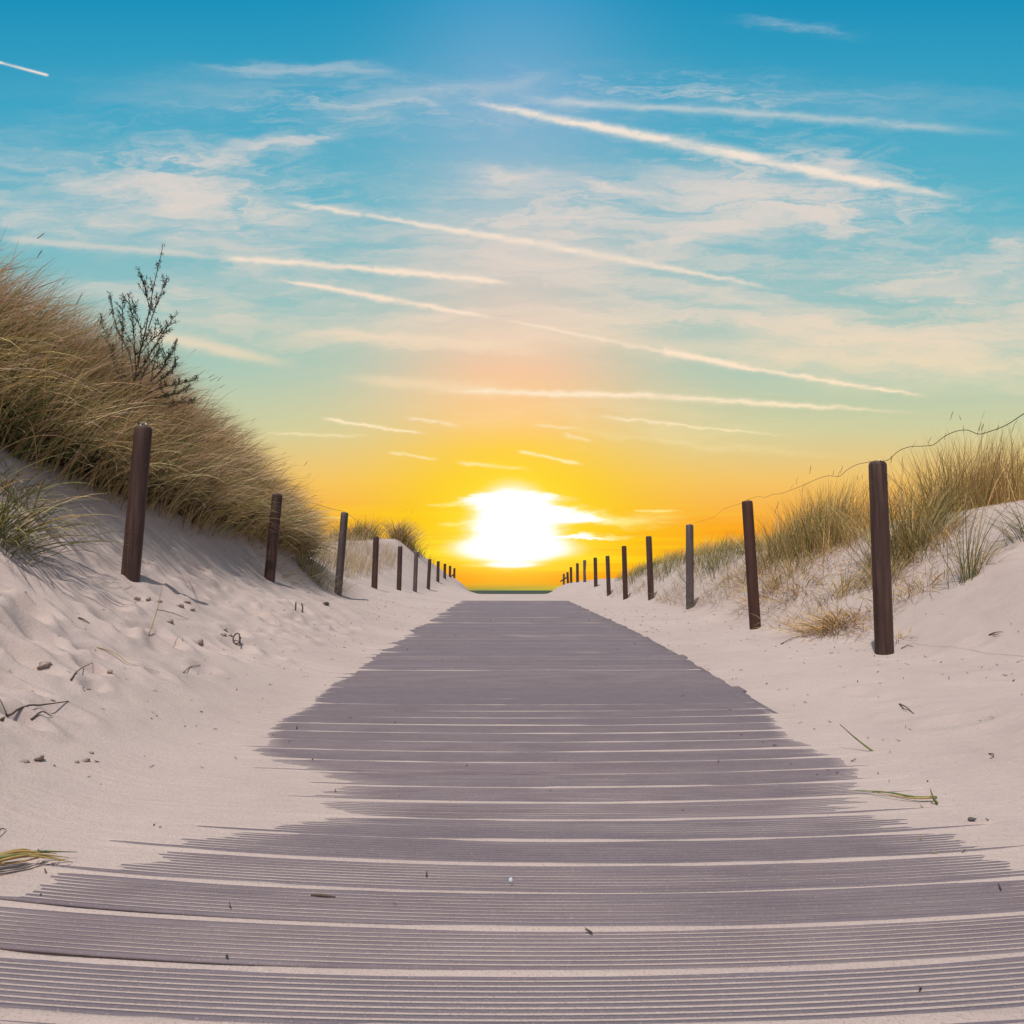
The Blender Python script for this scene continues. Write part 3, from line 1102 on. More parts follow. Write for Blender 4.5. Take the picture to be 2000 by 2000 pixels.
def cat(lst):
    V, F, C, o = [], [], [], 0
    for v, f, c in lst:
        V.append(v); F.append(f + o); C.append(c); o += len(v)
    return np.vstack(V), np.vstack(F), np.vstack(C)


def pick(n, cols, probs, var=.22, rng=RNG):
    idx = rng.choice(len(cols), n, p=np.array(probs) / sum(probs))
    c = np.array(cols)[idx]
    return np.clip(c * np.exp(rng.normal(0, var, (n, 1))) * (1 + rng.normal(0, .05, (n, 3))), .004, .8)


def stalks(base, length, az, lean, curl, rng=RNG):
    """flowering stems with a slim seed head"""
    n = len(base)
    c = pick(n, [BROWN, STRAW], [.5, .5])
    a = blades(base, length, np.full(n, .004), az, lean, curl, c, c, 6, rng)
    tip = a[0].reshape(n, 7, 2, 3).mean(2)[:, -1]
    pre = a[0].reshape(n, 7, 2, 3).mean(2)[:, -2]
    d = tip - pre
    ang = np.arctan2(np.hypot(d[:, 0], d[:, 1]), d[:, 2])
    azz = np.arctan2(d[:, 1], d[:, 0])
    hl = rng.uniform(.07, .13, n)
    cc = pick(n, [BROWN * 1.1, STRAW * .7], [.6, .4])
    out = [a]
    for _ in range(3):
        out.append(blades(tip - d * .1, hl, np.full(n, .008), azz, ang, rng.normal(0.1, .1, n), cc, cc, 4, rng))
    return cat(out)


def left_edge(y):
    """x of the lower edge of the grass on the tall dune"""
    return np.interp(y, [2, 4, 5, 6, 7.5, 9, 10.5, 12, 14], [-3.95, -3.8, -3.56, -3.36, -3.26, -3.28, -3.34, -3.5, -3.8])


def build_tall_dune_grass():
    rng = np.random.default_rng(3)
    parts = []
    N = 36000
    y = rng.uniform(3.6, 14.2, N)
    e = left_edge(y)
    x = e - rng.uniform(0, 1, N) ** 1.15 * 3.6
    dens = .2 + .8 * (fbm(x * 2.6, y * 2.0, 51, 3) > -.12)
    keep = (rng.uniform(0, 1, N) < dens) & (x / y > -.86)
    keep &= ~((y > 12.5) & (rng.uniform(0, 1, N) < (y - 12.5) / 1.9))
    x, y = x[keep], y[keep]
    n = len(x)
    z = ground(x, y, None, False) - .02
    h = (-x + left_edge(y)) / 1.8                        # 0 at the lower edge .. 1 at the crest
    h = np.clip(h, 0, 1.2)
    L = rng.uniform(.55, 1.05, n) * (1.0 - .1 * sstep(y, 9, 14)) * (.8 + .25 * np.clip(h, 0, 1))
    # every blade belongs to one of many tussocks that fan out and bend together
    nc = 1500
    cy = rng.uniform(3.6, 14.2, nc)
    cx = left_edge(cy) - rng.uniform(0, 1, nc) ** 1.1 * 3.6
    own = np.empty(n, int)
    for a in range(0, n, 2000):
        b = slice(a, a + 2000)
        own[b] = np.argmin((x[b, None] - cx[None]) ** 2 + (y[b, None] - cy[None]) ** 2, axis=1)
    pull = .62 * rng.uniform(.5, 1.2, n)
    ox, oy = x - cx[own], y - cy[own]
    x = x - ox * pull
    y = y - oy * pull
    z = ground(x, y, None, False) - .02
    h = np.clip((-x + left_edge(y)) / 1.8, 0, 1.2)
    caz = rng.normal(R(-8), .55, nc)[own]
    cln = rng.normal(0, .22, nc)[own]
    ckind = rng.uniform(0, 1, nc)[own]
    cdark = np.exp(rng.normal(0, .34, nc))[own]
    L = L * np.exp(rng.normal(0, .16, nc))[own]
    clump = fbm(x * 2.2, y * 2.0, 52, 3)
    az = caz + rng.normal(0, .34, n) + .5 * clump + .6 * np.clip(oy, -.3, .3)
    lean = np.clip(.42 + rng.normal(0, .2, n) + cln + .3 * clump, -.3, 1.2)
    curl = np.clip(1.0 + rng.normal(0, .4, n), .1, 2.0)
    lean += .25 * sstep(h, .7, .0)
    wid = rng.uniform(.0045, .012, n)
    hi = np.clip(h * 1.12 + .25 * clump + rng.normal(0, .12, n), 0, 1)
    c = pick(n, [STRAW, PINK, BROWN, OLIVE, GREEN, DGREEN], [.34, .12, .12, .2, .15, .07], var=.38, rng=rng)
    top = pick(n, [PINK, STRAW, BROWN], [.6, .3, .1], rng=rng)
    low = pick(n, [GREEN, DGREEN, OLIVE, STRAW], [.36, .24, .2, .2], rng=rng)
    c = np.where((rng.uniform(0, 1, n) < sstep(hi, .62, .98) * .85)[:, None], top, c)
    c = np.where(((ckind < .3) & (rng.uniform(0, 1, n) < .7))[:, None], pick(n, [BROWN * 1.3, np.array((.30, .16, .085)), PINK * .7], [.4, .35, .25], rng=rng), c)
    c = np.where(((ckind > .8) & (rng.uniform(0, 1, n) < .6))[:, None], pick(n, [GREEN, OLIVE, DGREEN], [.4, .35, .25], rng=rng), c)
    c = c * cdark[:, None] * np.array((.90, .82, .76))
    nearlow = np.maximum(sstep(y, 7.5, 5.2) * sstep(h, .8, .3), sstep(clump, .12, .3) * sstep(h, .7, .3) * .8)
    c = np.where((rng.uniform(0, 1, n) < nearlow * .9)[:, None], low, c)
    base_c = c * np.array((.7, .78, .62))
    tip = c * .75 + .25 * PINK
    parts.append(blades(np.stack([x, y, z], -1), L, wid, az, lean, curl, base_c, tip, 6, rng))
    # matted dead leaves under the living grass, coloured dark to deepen the shaded gaps
    n = 16000
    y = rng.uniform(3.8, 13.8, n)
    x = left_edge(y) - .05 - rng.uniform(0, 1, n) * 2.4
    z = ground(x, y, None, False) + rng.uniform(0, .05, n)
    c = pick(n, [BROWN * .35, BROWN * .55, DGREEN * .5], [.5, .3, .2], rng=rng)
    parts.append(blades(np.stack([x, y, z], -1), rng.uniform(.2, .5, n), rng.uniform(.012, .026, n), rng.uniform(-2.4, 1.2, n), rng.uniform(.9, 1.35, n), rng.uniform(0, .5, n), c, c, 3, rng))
    # single pale straws standing out of the mass
    n = 5200
    y = rng.uniform(3.8, 13.2, n)
    x = left_edge(y) + .02 - rng.uniform(0, 1, n) ** 1.3 * 2.2
    z = ground(x, y, None, False)
    c = pick(n, [STRAW * 1.1, GOLD, PINK, GREEN], [.45, .15, .25, .15], var=.15, rng=rng)
    parts.append(blades(np.stack([x, y, z], -1), rng.uniform(.6, 1.15, n), rng.uniform(.006, .0115, n), rng.normal(-.15, .45, n), rng.uniform(.15, .8, n),
                        rng.uniform(.7, 1.6, n), c * .85, c, 7, rng))
    # long straw blades that hang over the lower edge
    n = 2600
    y = rng.uniform(4.2, 12.6, n)
    x = left_edge(y) - rng.uniform(-.12, .5, n)
    z = ground(x, y, None, False) - .01
    c = pick(n, [STRAW, GOLD, OLIVE, GREEN], [.5, .15, .2, .15], rng=rng)
    parts.append(blades(np.stack([x, y, z], -1), rng.uniform(.5, 1.0, n), rng.uniform(.004, .008, n), rng.normal(-.15, .5, n), rng.uniform(.2, .9, n),
                        rng.uniform(.9, 1.9, n), c * .8, c, 7, rng))
    # fine wind blown tips along the crest
    n = 9000
    y = rng.uniform(4.5, 13.5, n)
    x = np.interp(y, [4, 10, 12, 14], [-4.7, -4.6, -4.35, -4.2]) + rng.normal(0, .35, n)
    z = ground(x, y, None, False)
    c = pick(n, [PINK, STRAW, BROWN * 1.4], [.5, .25, .25], rng=rng)
    parts.append(blades(np.stack([x, y, z], -1), rng.uniform(.75, 1.15, n) * (1 - .25 * sstep(y, 10, 14)), rng.uniform(.0022, .004, n), rng.normal(-.1, .35, n), rng.uniform(.25, .75, n),
                        rng.uniform(.5, 1.25, n), c * .8, c, 6, rng))
    n = 26
    y = rng.uniform(5.5, 13, n)
    x = np.interp(y, [4, 10, 12, 14], [-4.5, -4.4, -4.2, -4.1]) + rng.normal(0, .35, n)
    z = ground(x, y, None, False)
    parts.append(stalks(np.stack([x, y, z], -1), rng.uniform(.85, 1.25, n), rng.normal(0, .3, n), rng.uniform(.05, .5, n), rng.uniform(.3, .9, n), rng))
    V, F, C = cat(parts)
    o = mesh_obj('dune_grass', V, F, M_GRASS, tint=C)
    tag(o, 'dense wind combed straw and green grass covering the tall dune', 'grass', kind='stuff')


build_tall_dune_grass()


def scatter_grass(name, label, pts, L, wid, cols, probs, lean, curl, az, seed, nseg=5):
    rng = np.random.default_rng(seed)
    n = len(pts)
    c = pick(n, cols, probs, rng=rng)
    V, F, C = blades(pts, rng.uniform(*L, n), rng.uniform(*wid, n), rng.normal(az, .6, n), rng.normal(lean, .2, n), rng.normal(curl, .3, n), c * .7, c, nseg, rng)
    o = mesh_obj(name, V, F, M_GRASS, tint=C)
    tag(o, label, 'grass', kind='stuff')
    return o


def field(n, xr, yr, seed, thr=-.2, sc=2.0):
    rng = np.random.default_rng(seed)
    y = rng.uniform(*yr, n)
    x = rng.uniform(*xr, n)
    k = fbm(x * sc, y * sc * .7, seed, 3) > thr
    x, y = x[k], y[k]
    return np.stack([x, y, ground(x, y, None, False) - .01], -1)


# dry field behind the third and fourth posts, and the far crest of the same dune
p = field(9000, (-7.2, -3.15), (14.2, 27), 61, -.1, 1.2)
p = p[p[:, 0] < -3.1 - .07 * (p[:, 1] - 14)]
scatter_grass('dune_grass', 'pale dry grass field on the gentle slope behind the slim posts', p, (.25, .55), (.004, .009), [STRAW, np.array((.5, .38, .22)), PINK, OLIVE], [.45, .3, .15, .1], .15, .35, .0, 62)
p = field(400, (-6.2, -3.4), (28, 38), 63, .05, 1.0)
scatter_grass('dune_grass', 'thin grass on the far crest behind the slim posts', p, (.3, .6), (.006, .012), [STRAW, OLIVE, GREEN], [.4, .3, .3], .2, .5, .0, 64)
# low dune crest, sparse
p = field(2600, (3.1, 8.0), (6.6, 13), 65, .02, 1.4)
zc = np.interp(p[:, 1], [6, 8, 10, 12, 13], [4.5, 3.9, 3.45, 3.3, 3.3])
p = p[p[:, 0] > zc + .25]
scatter_grass('dune_grass', 'loose straw grass spread over the top of the low dune', p, (.3, .75), (.003, .0065), [STRAW, GOLD, OLIVE, GREEN, BROWN], [.34, .16, .22, .18, .1], .08, .35, .3, 66)
p = field(5200, (3.15, 5.5), (12.5, 24), 67, -.15, 1.1)
p = p[p[:, 0] > np.interp(p[:, 1], [12, 16, 20, 24], [3.5, 3.45, 3.3, 3.25])]
scatter_grass('dune_grass', 'short green and straw grass along the far crest of the low dune', p, (.16, .42), (.004, .009), [OLIVE, GREEN, STRAW, BLUE], [.35, .25, .25, .15], .2, .5, .0, 68)
# flattened dry litter on the low dune slope
p = field(5200, (2.75, 4.3), (6.0, 15), 69, .02, 1.8)
scatter_grass('grass_litter', 'flattened dry straw litter strewn down the low dune slope', p, (.1, .45), (.0025, .006), [STRAW, np.array((.56, .34, .17)), GOLD, BROWN], [.35, .3, .2, .15], 1.12, .5, -1.9, 70, 3)
p = field(900, (-3.3, -2.75), (8.6, 13), 71, .0, 2.2)
scatter_grass('grass_litter', 'dry brown litter at the foot of the tall grassy dune', p, (.1, .45), (.003, .006), [STRAW, PINK, BROWN], [.4, .25, .35], 1.1, .6, -.2, 72, 3)


def tuft(px, d, n, h, spread, cols, probs, label, lean=.15, curl=.5, az=0.0, azs=1.2, seed=1, wid=(.003, .006), nstalk=0, fan=.35, x=None, sy=1.0):
    n = int(n * .68)
    rng = np.random.default_rng(seed * 13 + 5)
    u = ray(px, 1100)[0]
    x0 = u * d if x is None else x
    z0 = gz(x0, d)
    bx = rng.normal(0, spread, n); by = rng.normal(0, spread * sy, n)
    bz = ground(x0 + bx, d + by, None, False) - z0 - .015
    out_az = np.arctan2(by, bx)
    w = np.clip(np.hypot(bx, by) / (spread * 1.5), 0, 1)
    a = np.where(rng.uniform(0, 1, n) < .55, out_az, rng.normal(az, azs, n))
    le = lean * (1 + .0 * w) + fan * w * rng.uniform(.2, 1, n) + rng.normal(0, .08, n)
    cu = np.clip(curl + rng.normal(0, .3, n), 0, 2)
    c = pick(n, cols, probs, rng=rng)
    c = c * np.array((1.1, 1.0, .8))
    L = h * rng.uniform(.4, 1.08, n)
    wid = (wid[0] * 1.15, wid[1] * 1.3)
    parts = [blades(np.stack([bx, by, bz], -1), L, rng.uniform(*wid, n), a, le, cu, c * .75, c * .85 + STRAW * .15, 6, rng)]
    if nstalk:
        nstalk = (nstalk + 1) // 2
        q = np.stack([rng.normal(0, spread, nstalk), rng.normal(0, spread, nstalk), np.zeros(nstalk)], -1)
        parts.append(stalks(q, h * rng.uniform(.85, 1.15, nstalk), rng.normal(az, .8, nstalk), rng.uniform(0, .2, nstalk), rng.uniform(.05, .4, nstalk), rng))
    V, F, C = cat(parts)
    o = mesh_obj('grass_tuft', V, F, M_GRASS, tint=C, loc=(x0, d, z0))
    tag(o, label, 'grass tuft', 'grass tufts on the dunes')
    return o


DRY = ([STRAW, GOLD, OLIVE, GREEN, BROWN], [.48, .24, .16, .09, .03])
MIX = ([STRAW, OLIVE, GREEN, DGREEN, BROWN], [.34, .3, .24, .07, .05])
GRN = ([GREEN, OLIVE, BLUE, DGREEN, STRAW], [.35, .2, .18, .15, .12])
T = [
    # low dune, from the path end towards the near edge of the photograph
    (1248, 20.0, 260, .40, .35, *GRN, 'small bushy tuft ending the low dune crest, behind the fifth post', dict(lean=.2, curl=.5, wid=(.006, .012))),
    (1290, 17.6, 260, .42, .32, *MIX, 'small green tuft on the low dune crest just past the fourth post', dict(lean=.2, wid=(.005, .01))),
    (1320, 16.4, 240, .45, .34, *GRN, 'low rounded green tuft on the low dune crest between third and fourth post', dict(wid=(.005, .01))),
    (1372, 14.5, 360, .50, .36, *MIX, 'olive tuft on the low dune crest just beside the third grey post', dict(wid=(.004, .009))),
    (1412, 13.2, 460, .55, .36, *GRN, 'bright green tuft on the crest between the red brown post and the grey post', dict(wid=(.004, .008), lean=.25)),
    (1520, 10.7, 820, .72, .30, *MIX, 'wide green brown clump directly behind the red brown post', dict(lean=.12, curl=.55, nstalk=4)),
    (1572, 10.1, 1000, .86, .26, *MIX, 'dark tall clump, the densest on the low dune, under the wire', dict(lean=.1, curl=.45, nstalk=8)),
    (1618, 9.6, 1000, .95, .24, *MIX, 'tallest dense clump under the wire, on the thick post side', dict(lean=.08, curl=.4, nstalk=8)),
    (1545, 9.4, 420, .5, .26, *DRY, 'drooping straw clump hanging down the slope in front of the dense clumps', dict(lean=.45, curl=1.0, az=-1.4)),
    (1668, 9.2, 300, .72, .20, *DRY, 'thin straw tuft standing close behind the thick post', dict(nstalk=5, curl=.3)),
    (1705, 8.8, 260, .75, .2, *DRY, 'straw tuft hidden mostly behind the thick post', dict(nstalk=3, curl=.3)),
    (1760, 7.6, 760, .86, .19, *MIX, 'big arching green and straw tuft beside the thick post', dict(lean=.12, curl=.75, nstalk=5)),
    (1792, 7.35, 420, .66, .17, *GRN, 'green drooping tuft at the foot of the big arching tuft', dict(lean=.3, curl=.9)),
    (1826, 8.3, 380, .82, .2, *DRY, 'upright straw tuft on the crest past the big arching tuft', dict(curl=.28, nstalk=5)),
    (1868, 7.9, 620, .88, .19, *DRY, 'golden upright tuft at the middle of the low dune crest row', dict(curl=.25, nstalk=7)),
    (1902, 7.9, 480, .95, .17, *DRY, 'tallest golden tuft of the low dune crest row', dict(curl=.2, nstalk=7)),
    (1944, 7.7, 420, .82, .19, *DRY, 'golden tuft next to the last one along the low dune crest', dict(curl=.28, nstalk=5)),
    (1992, 7.4, 480, .80, .2, *DRY, 'golden tuft at the picture edge on the low dune crest', dict(curl=.3, nstalk=5)),
    (2040, 7.2, 420, .85, .2, *DRY, 'golden tuft cut off by the picture edge', dict(curl=.3)),
    (1842, 7.1, 260, .36, .12, *DRY, 'short straw tuft just under the golden crest row', dict(lean=.3, curl=.9)),
    (1890, 5.75, 95, .78, .045, *GRN, 'lone open tuft of long green blades on bare low dune sand', dict(lean=.08, curl=.35, fan=.4, wid=(.003, .006), sy=.7)),
    (1915, 5.85, 60, .42, .05, *DRY, 'few arching straw blades beside the lone open tuft', dict(lean=.7, curl=.6, az=.3, azs=.4)),
    (2010, 5.9, 120, .5, .07, *GRN, 'arching green tuft at the picture edge above the bare low dune sand', dict(lean=.5, curl=.6, az=2.6, azs=.6)),
    (1645, 7.6, 240, .42, .13, *MIX, 'low brown green tuft on the slope between the red brown and thick posts', dict(lean=.3, curl=.7)),
    (1632, 6.75, 420, .55, .14, [GOLD, STRAW, BROWN], [.5, .35, .15], 'flattened golden tuft lying at the slope foot near the thick post', dict(lean=1.0, curl=.55, az=-2.4, azs=.5, wid=(.004, .008))),
    (1480, 10.6, 200, .45, .2, *DRY, 'drooping straw tuft low beside the red brown post', dict(lean=.5, curl=.9, az=-1.8, azs=.6)),
    (1425, 11.8, 160, .35, .16, *DRY, 'small faded straw tuft low on the slope between red brown and grey posts', dict(lean=.6, curl=.8, az=-1.8)),
    (1745, 5.5, 60, .28, .05, [GOLD, STRAW], [.6, .4], 'tiny bent golden tuft at the foot of the thick post', dict(lean=.9, curl=.7, az=.0, azs=.9)),
    (1352, 11.35, 70, .20, .06, [GOLD, BROWN], [.6, .4], 'little heap of rust coloured straw at the foot of the grey post', dict(lean=1.1, curl=.6, wid=(.004, .008))),
    (1722, 7.2, 200, .45, .11, *MIX, 'short brown tuft behind the middle of the thick post', dict(lean=.35, curl=.7)),
    (1565, 8.7, 260, .5, .18, [GOLD, STRAW, BROWN], [.45, .4, .15], 'flattened straw tuft hanging down the slope below the dark tall clump', dict(lean=.95, curl=.7, az=-1.9, azs=.5, wid=(.004, .008))),
    (1500, 9.6, 220, .5, .18, [GOLD, STRAW, BROWN], [.45, .4, .15], 'flattened straw tuft hanging down the slope right beside the red brown post', dict(lean=.95, curl=.7, az=-1.9, azs=.5, wid=(.004, .008))),
    (1800, 6.3, 170, .42, .12, [GOLD, STRAW, GREEN], [.45, .4, .15], 'low straw tuft on the slope between the thick post and the lone open tuft', dict(lean=.8, curl=.8, az=-2.2, azs=.6)),
    # tall dune side
    (606, 11.2, 420, .42, .16, *GRN, 'green tuft where the tall grassy dune ends, beside the grey brown post', dict(lean=.35, curl=.8, az=-.3)),
    (598, 12.0, 520, .55, .22, *GRN, 'green tuft on the dune end just behind the leaning post', dict(lean=.3, curl=.8)),
    (592, 29.5, 220, .8, .2, *GRN, 'far green tuft on the skyline nearest the tall dune', dict(wid=(.01, .02), az=.1, azs=.5, curl=.7)),
    (650, 30.5, 300, .8, .2, *GRN, 'far green tuft on the skyline half behind the grey brown post', dict(wid=(.01, .018), lean=.1)),
    (702, 30.0, 1000, 1.1, .34, [GREEN, OLIVE, BLUE, PINK, STRAW], [.35, .2, .1, .2, .15], 'wide green skyline tuft, the larger of two beyond the dry field', dict(wid=(.01, .018), az=0, azs=.5, lean=.15, curl=.6, nstalk=8)),
    (782, 31.0, 900, 1.15, .26, [OLIVE, PINK, STRAW, GREEN], [.25, .3, .25, .2], 'straw topped skyline tuft bent by wind, beyond the slim posts', dict(wid=(.01, .018), az=0, azs=.4, lean=.2, curl=.8, nstalk=8)),
    (800, 32.5, 300, .6, .28, *GRN, 'low dark green tuft on the slope under the straw topped skyline tuft', dict(wid=(.01, .018), lean=.2)),
    (-16, 4.2, 330, .62, .085, *GRN, 'sprawling blue green tuft on bare sand at the picture edge below the tall dune', dict(lean=.7, curl=.9, az=-.25, azs=.6, wid=(.005, .009))),
    (30, 4.75, 170, .5, .10, *GRN, 'thin green tuft on sand just above the sprawling blue green one', dict(lean=.7, curl=.9, az=-.5, azs=.8, wid=(.004, .007))),
]
for k, t in enumerate(T):
    tuft(*t[:8], seed=k + 1, **t[8])


# ------------------------------------------------------------------ shrub on the tall dune
def build_shrub():
    d0 = 6.9
    base = world(258, 760, d0)
    root = empty('sea_buckthorn', tuple(base))
    tag(root, 'sparse dark shrub with upright leafy twigs rising from the tall grassy dune', 'shrub')
    rng = random.Random(8)
    B = [((262, 745), (285, 640), (300, 560), (318, 482), .010), ((262, 745), (252, 690), (228, 640), (214, 572), .008), ((268, 735), (300, 680), (325, 640), (345, 612), .008),
         ((266, 740), (262, 670), (258, 620), (250, 575), .006), ((245, 735), (225, 700), (206, 650), (196, 620), .006), ((290, 640), (300, 610), (310, 585), (326, 540), .006),
         ((292, 600), (285, 575), (280, 550), (276, 540), .005), ((270, 740), (310, 715), (335, 690), (342, 668), .006), ((275, 690), (300, 660), (318, 650), (333, 645), .005),
         ((270, 720), (275, 650), (265, 600), (268, 590), .005), ((285, 770), (320, 755), (350, 750), (385, 738), .007), ((290, 760), (320, 735), (340, 715), (344, 700), .006), ((240, 700), (238, 650), (240, 610), (238, 580), .005),
         ((255, 760), (235, 735), (222, 705), (215, 680), .006), ((272, 765), (300, 740), (322, 712), (330, 690), .006), ((280, 780), (315, 775), (345, 768), (366, 758), .006), ((268, 770), (285, 720), (300, 700), (312, 680), .006), ((285, 790), (325, 790), (355, 788), (378, 780), .006)]
    tw, V, F, C, o = [], [], [], [], 0
    lv = []
    for k, b in enumerate(B):
        dd = d0 + rng.uniform(-.35, .35)
        pts = [world(p[0], p[1], d0 + (dd - d0) * q / 3) - base for q, p in enumerate(b[:4])]
        if k == 0:
            pts = [pts[0] + np.array((0, .0, -.5))] + pts
        path = spline(pts, 26)
        tw.append(tube(path, b[4], 5, np.linspace(1, .25, 26)))
        for j in range(4, 26):
            for _ in range(5 if j > 8 else 2):
                p = path[j] + np.array([rng.gauss(0, .008) for _ in range(3)])
                lv.append((p, path[min(j + 1, 25)] - path[j - 1]))
        for j in range(7, 25, 3):               # short side twigs
            t = path[min(j + 1, 25)] - path[j - 1]
            t /= np.linalg.norm(t)
            sd = np.array((rng.uniform(-1, 1), rng.uniform(-1, 1), rng.uniform(-.2, .6)))
            dr = t * .75 + sd * .7
            dr /= np.linalg.norm(dr)
            L = rng.uniform(.06, .2) * (1.25 - j / 30)
            sp = np.array([path[j] + dr * L * q / 4 + np.array((0, 0, .02 * (q / 4) ** 2)) for q in range(5)])
            tw.append(tube(sp, .0035, 4, np.linspace(1, .4, 5)))
            for q in range(1, 5):
                for _ in range(5):
                    lv.append((sp[q] + np.array([rng.gauss(0, .007) for _ in range(3)]), dr))
    v, f = join(tw)
    mesh_obj('stem', v, f, M_TWIG, root)
    P = np.array([a for a, _ in lv]); Dr = np.array([b for _, b in lv])
    Dr /= np.linalg.norm(Dr, axis=1)[:, None]
    r2 = np.random.default_rng(4)
    Dr = Dr * .8 + r2.normal(0, .55, Dr.shape)
    n = len(P)
    ang = np.arctan2(np.hypot(Dr[:, 0], Dr[:, 1]), Dr[:, 2])
    az = np.arctan2(Dr[:, 1], Dr[:, 0])
    c = pick(n, [np.array((.05, .055, .03)), np.array((.09, .10, .045)), np.array((.07, .04, .025))], [.5, .3, .2], rng=r2)
    V, F, C = blades(P, r2.uniform(.022, .045, n), r2.uniform(.006, .010, n), az, ang, np.zeros(n), c, c, 2, r2)
    mesh_obj('foliage', V, F, M_LEAF, root, tint=C)


build_shrub()


# ------------------------------------------------------------------ small things on the sand and the boards
def stick(name, label, cat_, pix, rad, mat, lift=.012, taper=(1, .35), extra=(), sides=6, group=None, endlift=None):
    """lying twig through ground points under the given pixels; extra: side branches"""
    P = [hit(*p) + (0, 0, lift) for p in pix]
    if endlift:
        P[-1] = P[-1] + np.array((0, 0, endlift))
    o = P[0].copy()
    n = 5 * len(P)
    rad *= .62
    Dp = spline(P, n)
    for q in range(n):
        w_ = q / (n - 1)
        Dp[q, 2] = max(Dp[q, 2] - lift, gz(Dp[q, 0], Dp[q, 1])) + rad * .6 + lift * .7 * math.sin(math.pi * w_) ** 2 + 0 * (endlift or 0) * w_ ** 3
    for q in range(n):                   # a stiff twig bridges the hollows
        Dp[q, 2] = max(Dp[q, 2], Dp[0, 2] + (Dp[-1, 2] - Dp[0, 2]) * q / (n - 1) + lift * .6 * math.sin(math.pi * q / (n - 1)))
    Dp[:, 2] = np.convolve(np.pad(Dp[:, 2], 2, mode='edge'), np.ones(5) / 5, 'valid')
    parts = [tube(Dp - o, rad, sides, np.linspace(taper[0], taper[1], n))]
    for e in extra:
        Q = [hit(*p) + (0, 0, lift) for p in e]
        m = 4 * len(Q)
        parts.append(tube(spline(Q, m) - o, rad * .7, sides, np.linspace(1, .3, m)))
    v, f = join(parts)
    ob = mesh_obj(name, v, f, mat, loc=tuple(o))
    tag(ob, label, cat_, group)
    return ob


stick('twig', 'longest brown twig on the trampled sand, forked at one end', 'twig', [(2, 1412), (30, 1404), (75, 1384), (134, 1371)], .008, M_TWIG, extra=[[(12, 1408), (4, 1385), (-4, 1368)]])
stick('twig', 'small arched dark twig under the long forked twig', 'twig', [(60, 1411), (80, 1400), (102, 1405)], .006, M_TWIG, .016)
stick('twig', 'S shaped dark twig on the sand near the hollow clod', 'twig', [(138, 1332), (160, 1314), (181, 1300)], .006, M_TWIG, .012)
stick('twig', 'short straight dark twig high on the trampled slope', 'twig', [(153, 1209), (163, 1215), (175, 1221)], .008, M_TWIG)
stick('twig', 'long pale brown stalk half buried across the trampled sand', 'twig', [(188, 1268), (220, 1286), (260, 1302), (312, 1316)], .004, M_STRAW, .004)
stick('twig', 'reddish bent stalk in the middle of the open sand', 'twig', [(358, 1315), (375, 1304), (391, 1301)], .005, M_TWIG, .006)
stick('twig', 'dark flat twig lying on the ribbed boards', 'twig', [(608, 1753), (630, 1755), (655, 1756)], .0042, M_TWIG, .006, (1, .8))
stick('twig', 'forked dark twig on the smooth sand of the low dune side', 'twig', [(1757, 1377), (1772, 1386), (1785, 1396)], .006, M_TWIG, .01, extra=[[(1762, 1388), (1775, 1392)]])
stick('twig', 'tiny hooked twig near the picture edge on smooth sand', 'twig', [(1932, 1474), (1941, 1480), (1934, 1485)], .004, M_TWIG)
stick('twig', 'long brown straw lying on the sand between the two near posts', 'twig', [(1525, 1259), (1548, 1250), (1567, 1243)], .006, M_TWIG, .012)
stick('twig', 'small curved stick behind the thick post foot', 'twig', [(1760, 1268), (1772, 1264), (1784, 1264)], .006, M_TWIG, .014)
stick('twig', 'knotted dark twig high on the bare low dune slope', 'twig', [(1932, 1243), (1945, 1240), (1958, 1236)], .007, M_TWIG, .012, extra=[[(1940, 1242), (1952, 1245)]])
stick('twig', 'slender twig crossing the sand above the clod heap', 'twig', [(305, 1191), (330, 1203), (368, 1211)], .005, M_TWIG, .01)
stick('twig', 'dark twig at the picture edge beside the covered boards', 'twig', [(-10, 1644), (4, 1632), (12, 1623)], .004, M_TWIG, .02)
# curled stalk
c0 = hit(462, 1262)
th = np.linspace(0, 6.6, 22)
loop = np.stack([.024 * np.cos(th), .006 * np.sin(th), .033 * np.sin(th) + .036], -1)
loop = np.vstack([[(.03, -.02, -.004)], loop[3:]])
v, f = tube(loop, .0048, 6)
tag(mesh_obj('curled_stalk', v, f, M_TWIG, loc=tuple(c0)), 'dark stalk curled into a ring standing on the sand', 'stalk')
# two upright stubs
for (a, b, hgt, lb) in (((577, 1192), (578, 1176), 1, 'straight short stick poking up from the sand, of a close pair'), ((590, 1196), (589, 1178), 2, 'bent short stick poking up from the sand, of a close pair')):
    p0 = hit(*a)
    top = world(b[0], b[1], p0[1])
    path = spline([p0 + (0, 0, -.05), p0 + (.0, 0, 0), (p0 + top) / 2 + (.008 * (hgt - 1), 0, 0), top], 14)
    v, f = tube(path - p0, .008, 7, np.linspace(1, .8, 14))
    tag(mesh_obj('upright_stick', v, f, M_TWIG, loc=tuple(p0)), lb, 'stick')
# thin straw leaning
p0 = hit(290, 1243)
t0 = world(318, 1135, p0[1] + .12)
v, f = tube(spline([p0, (p0 + t0) / 2 + (.01, 0, 0), t0], 14) - p0, .0032, 5, np.linspace(1, .4, 14))
tag(mesh_obj('straw', v, f, M_STRAW, loc=tuple(p0)), 'single pale straw leaning up from the trampled sand', 'straw')
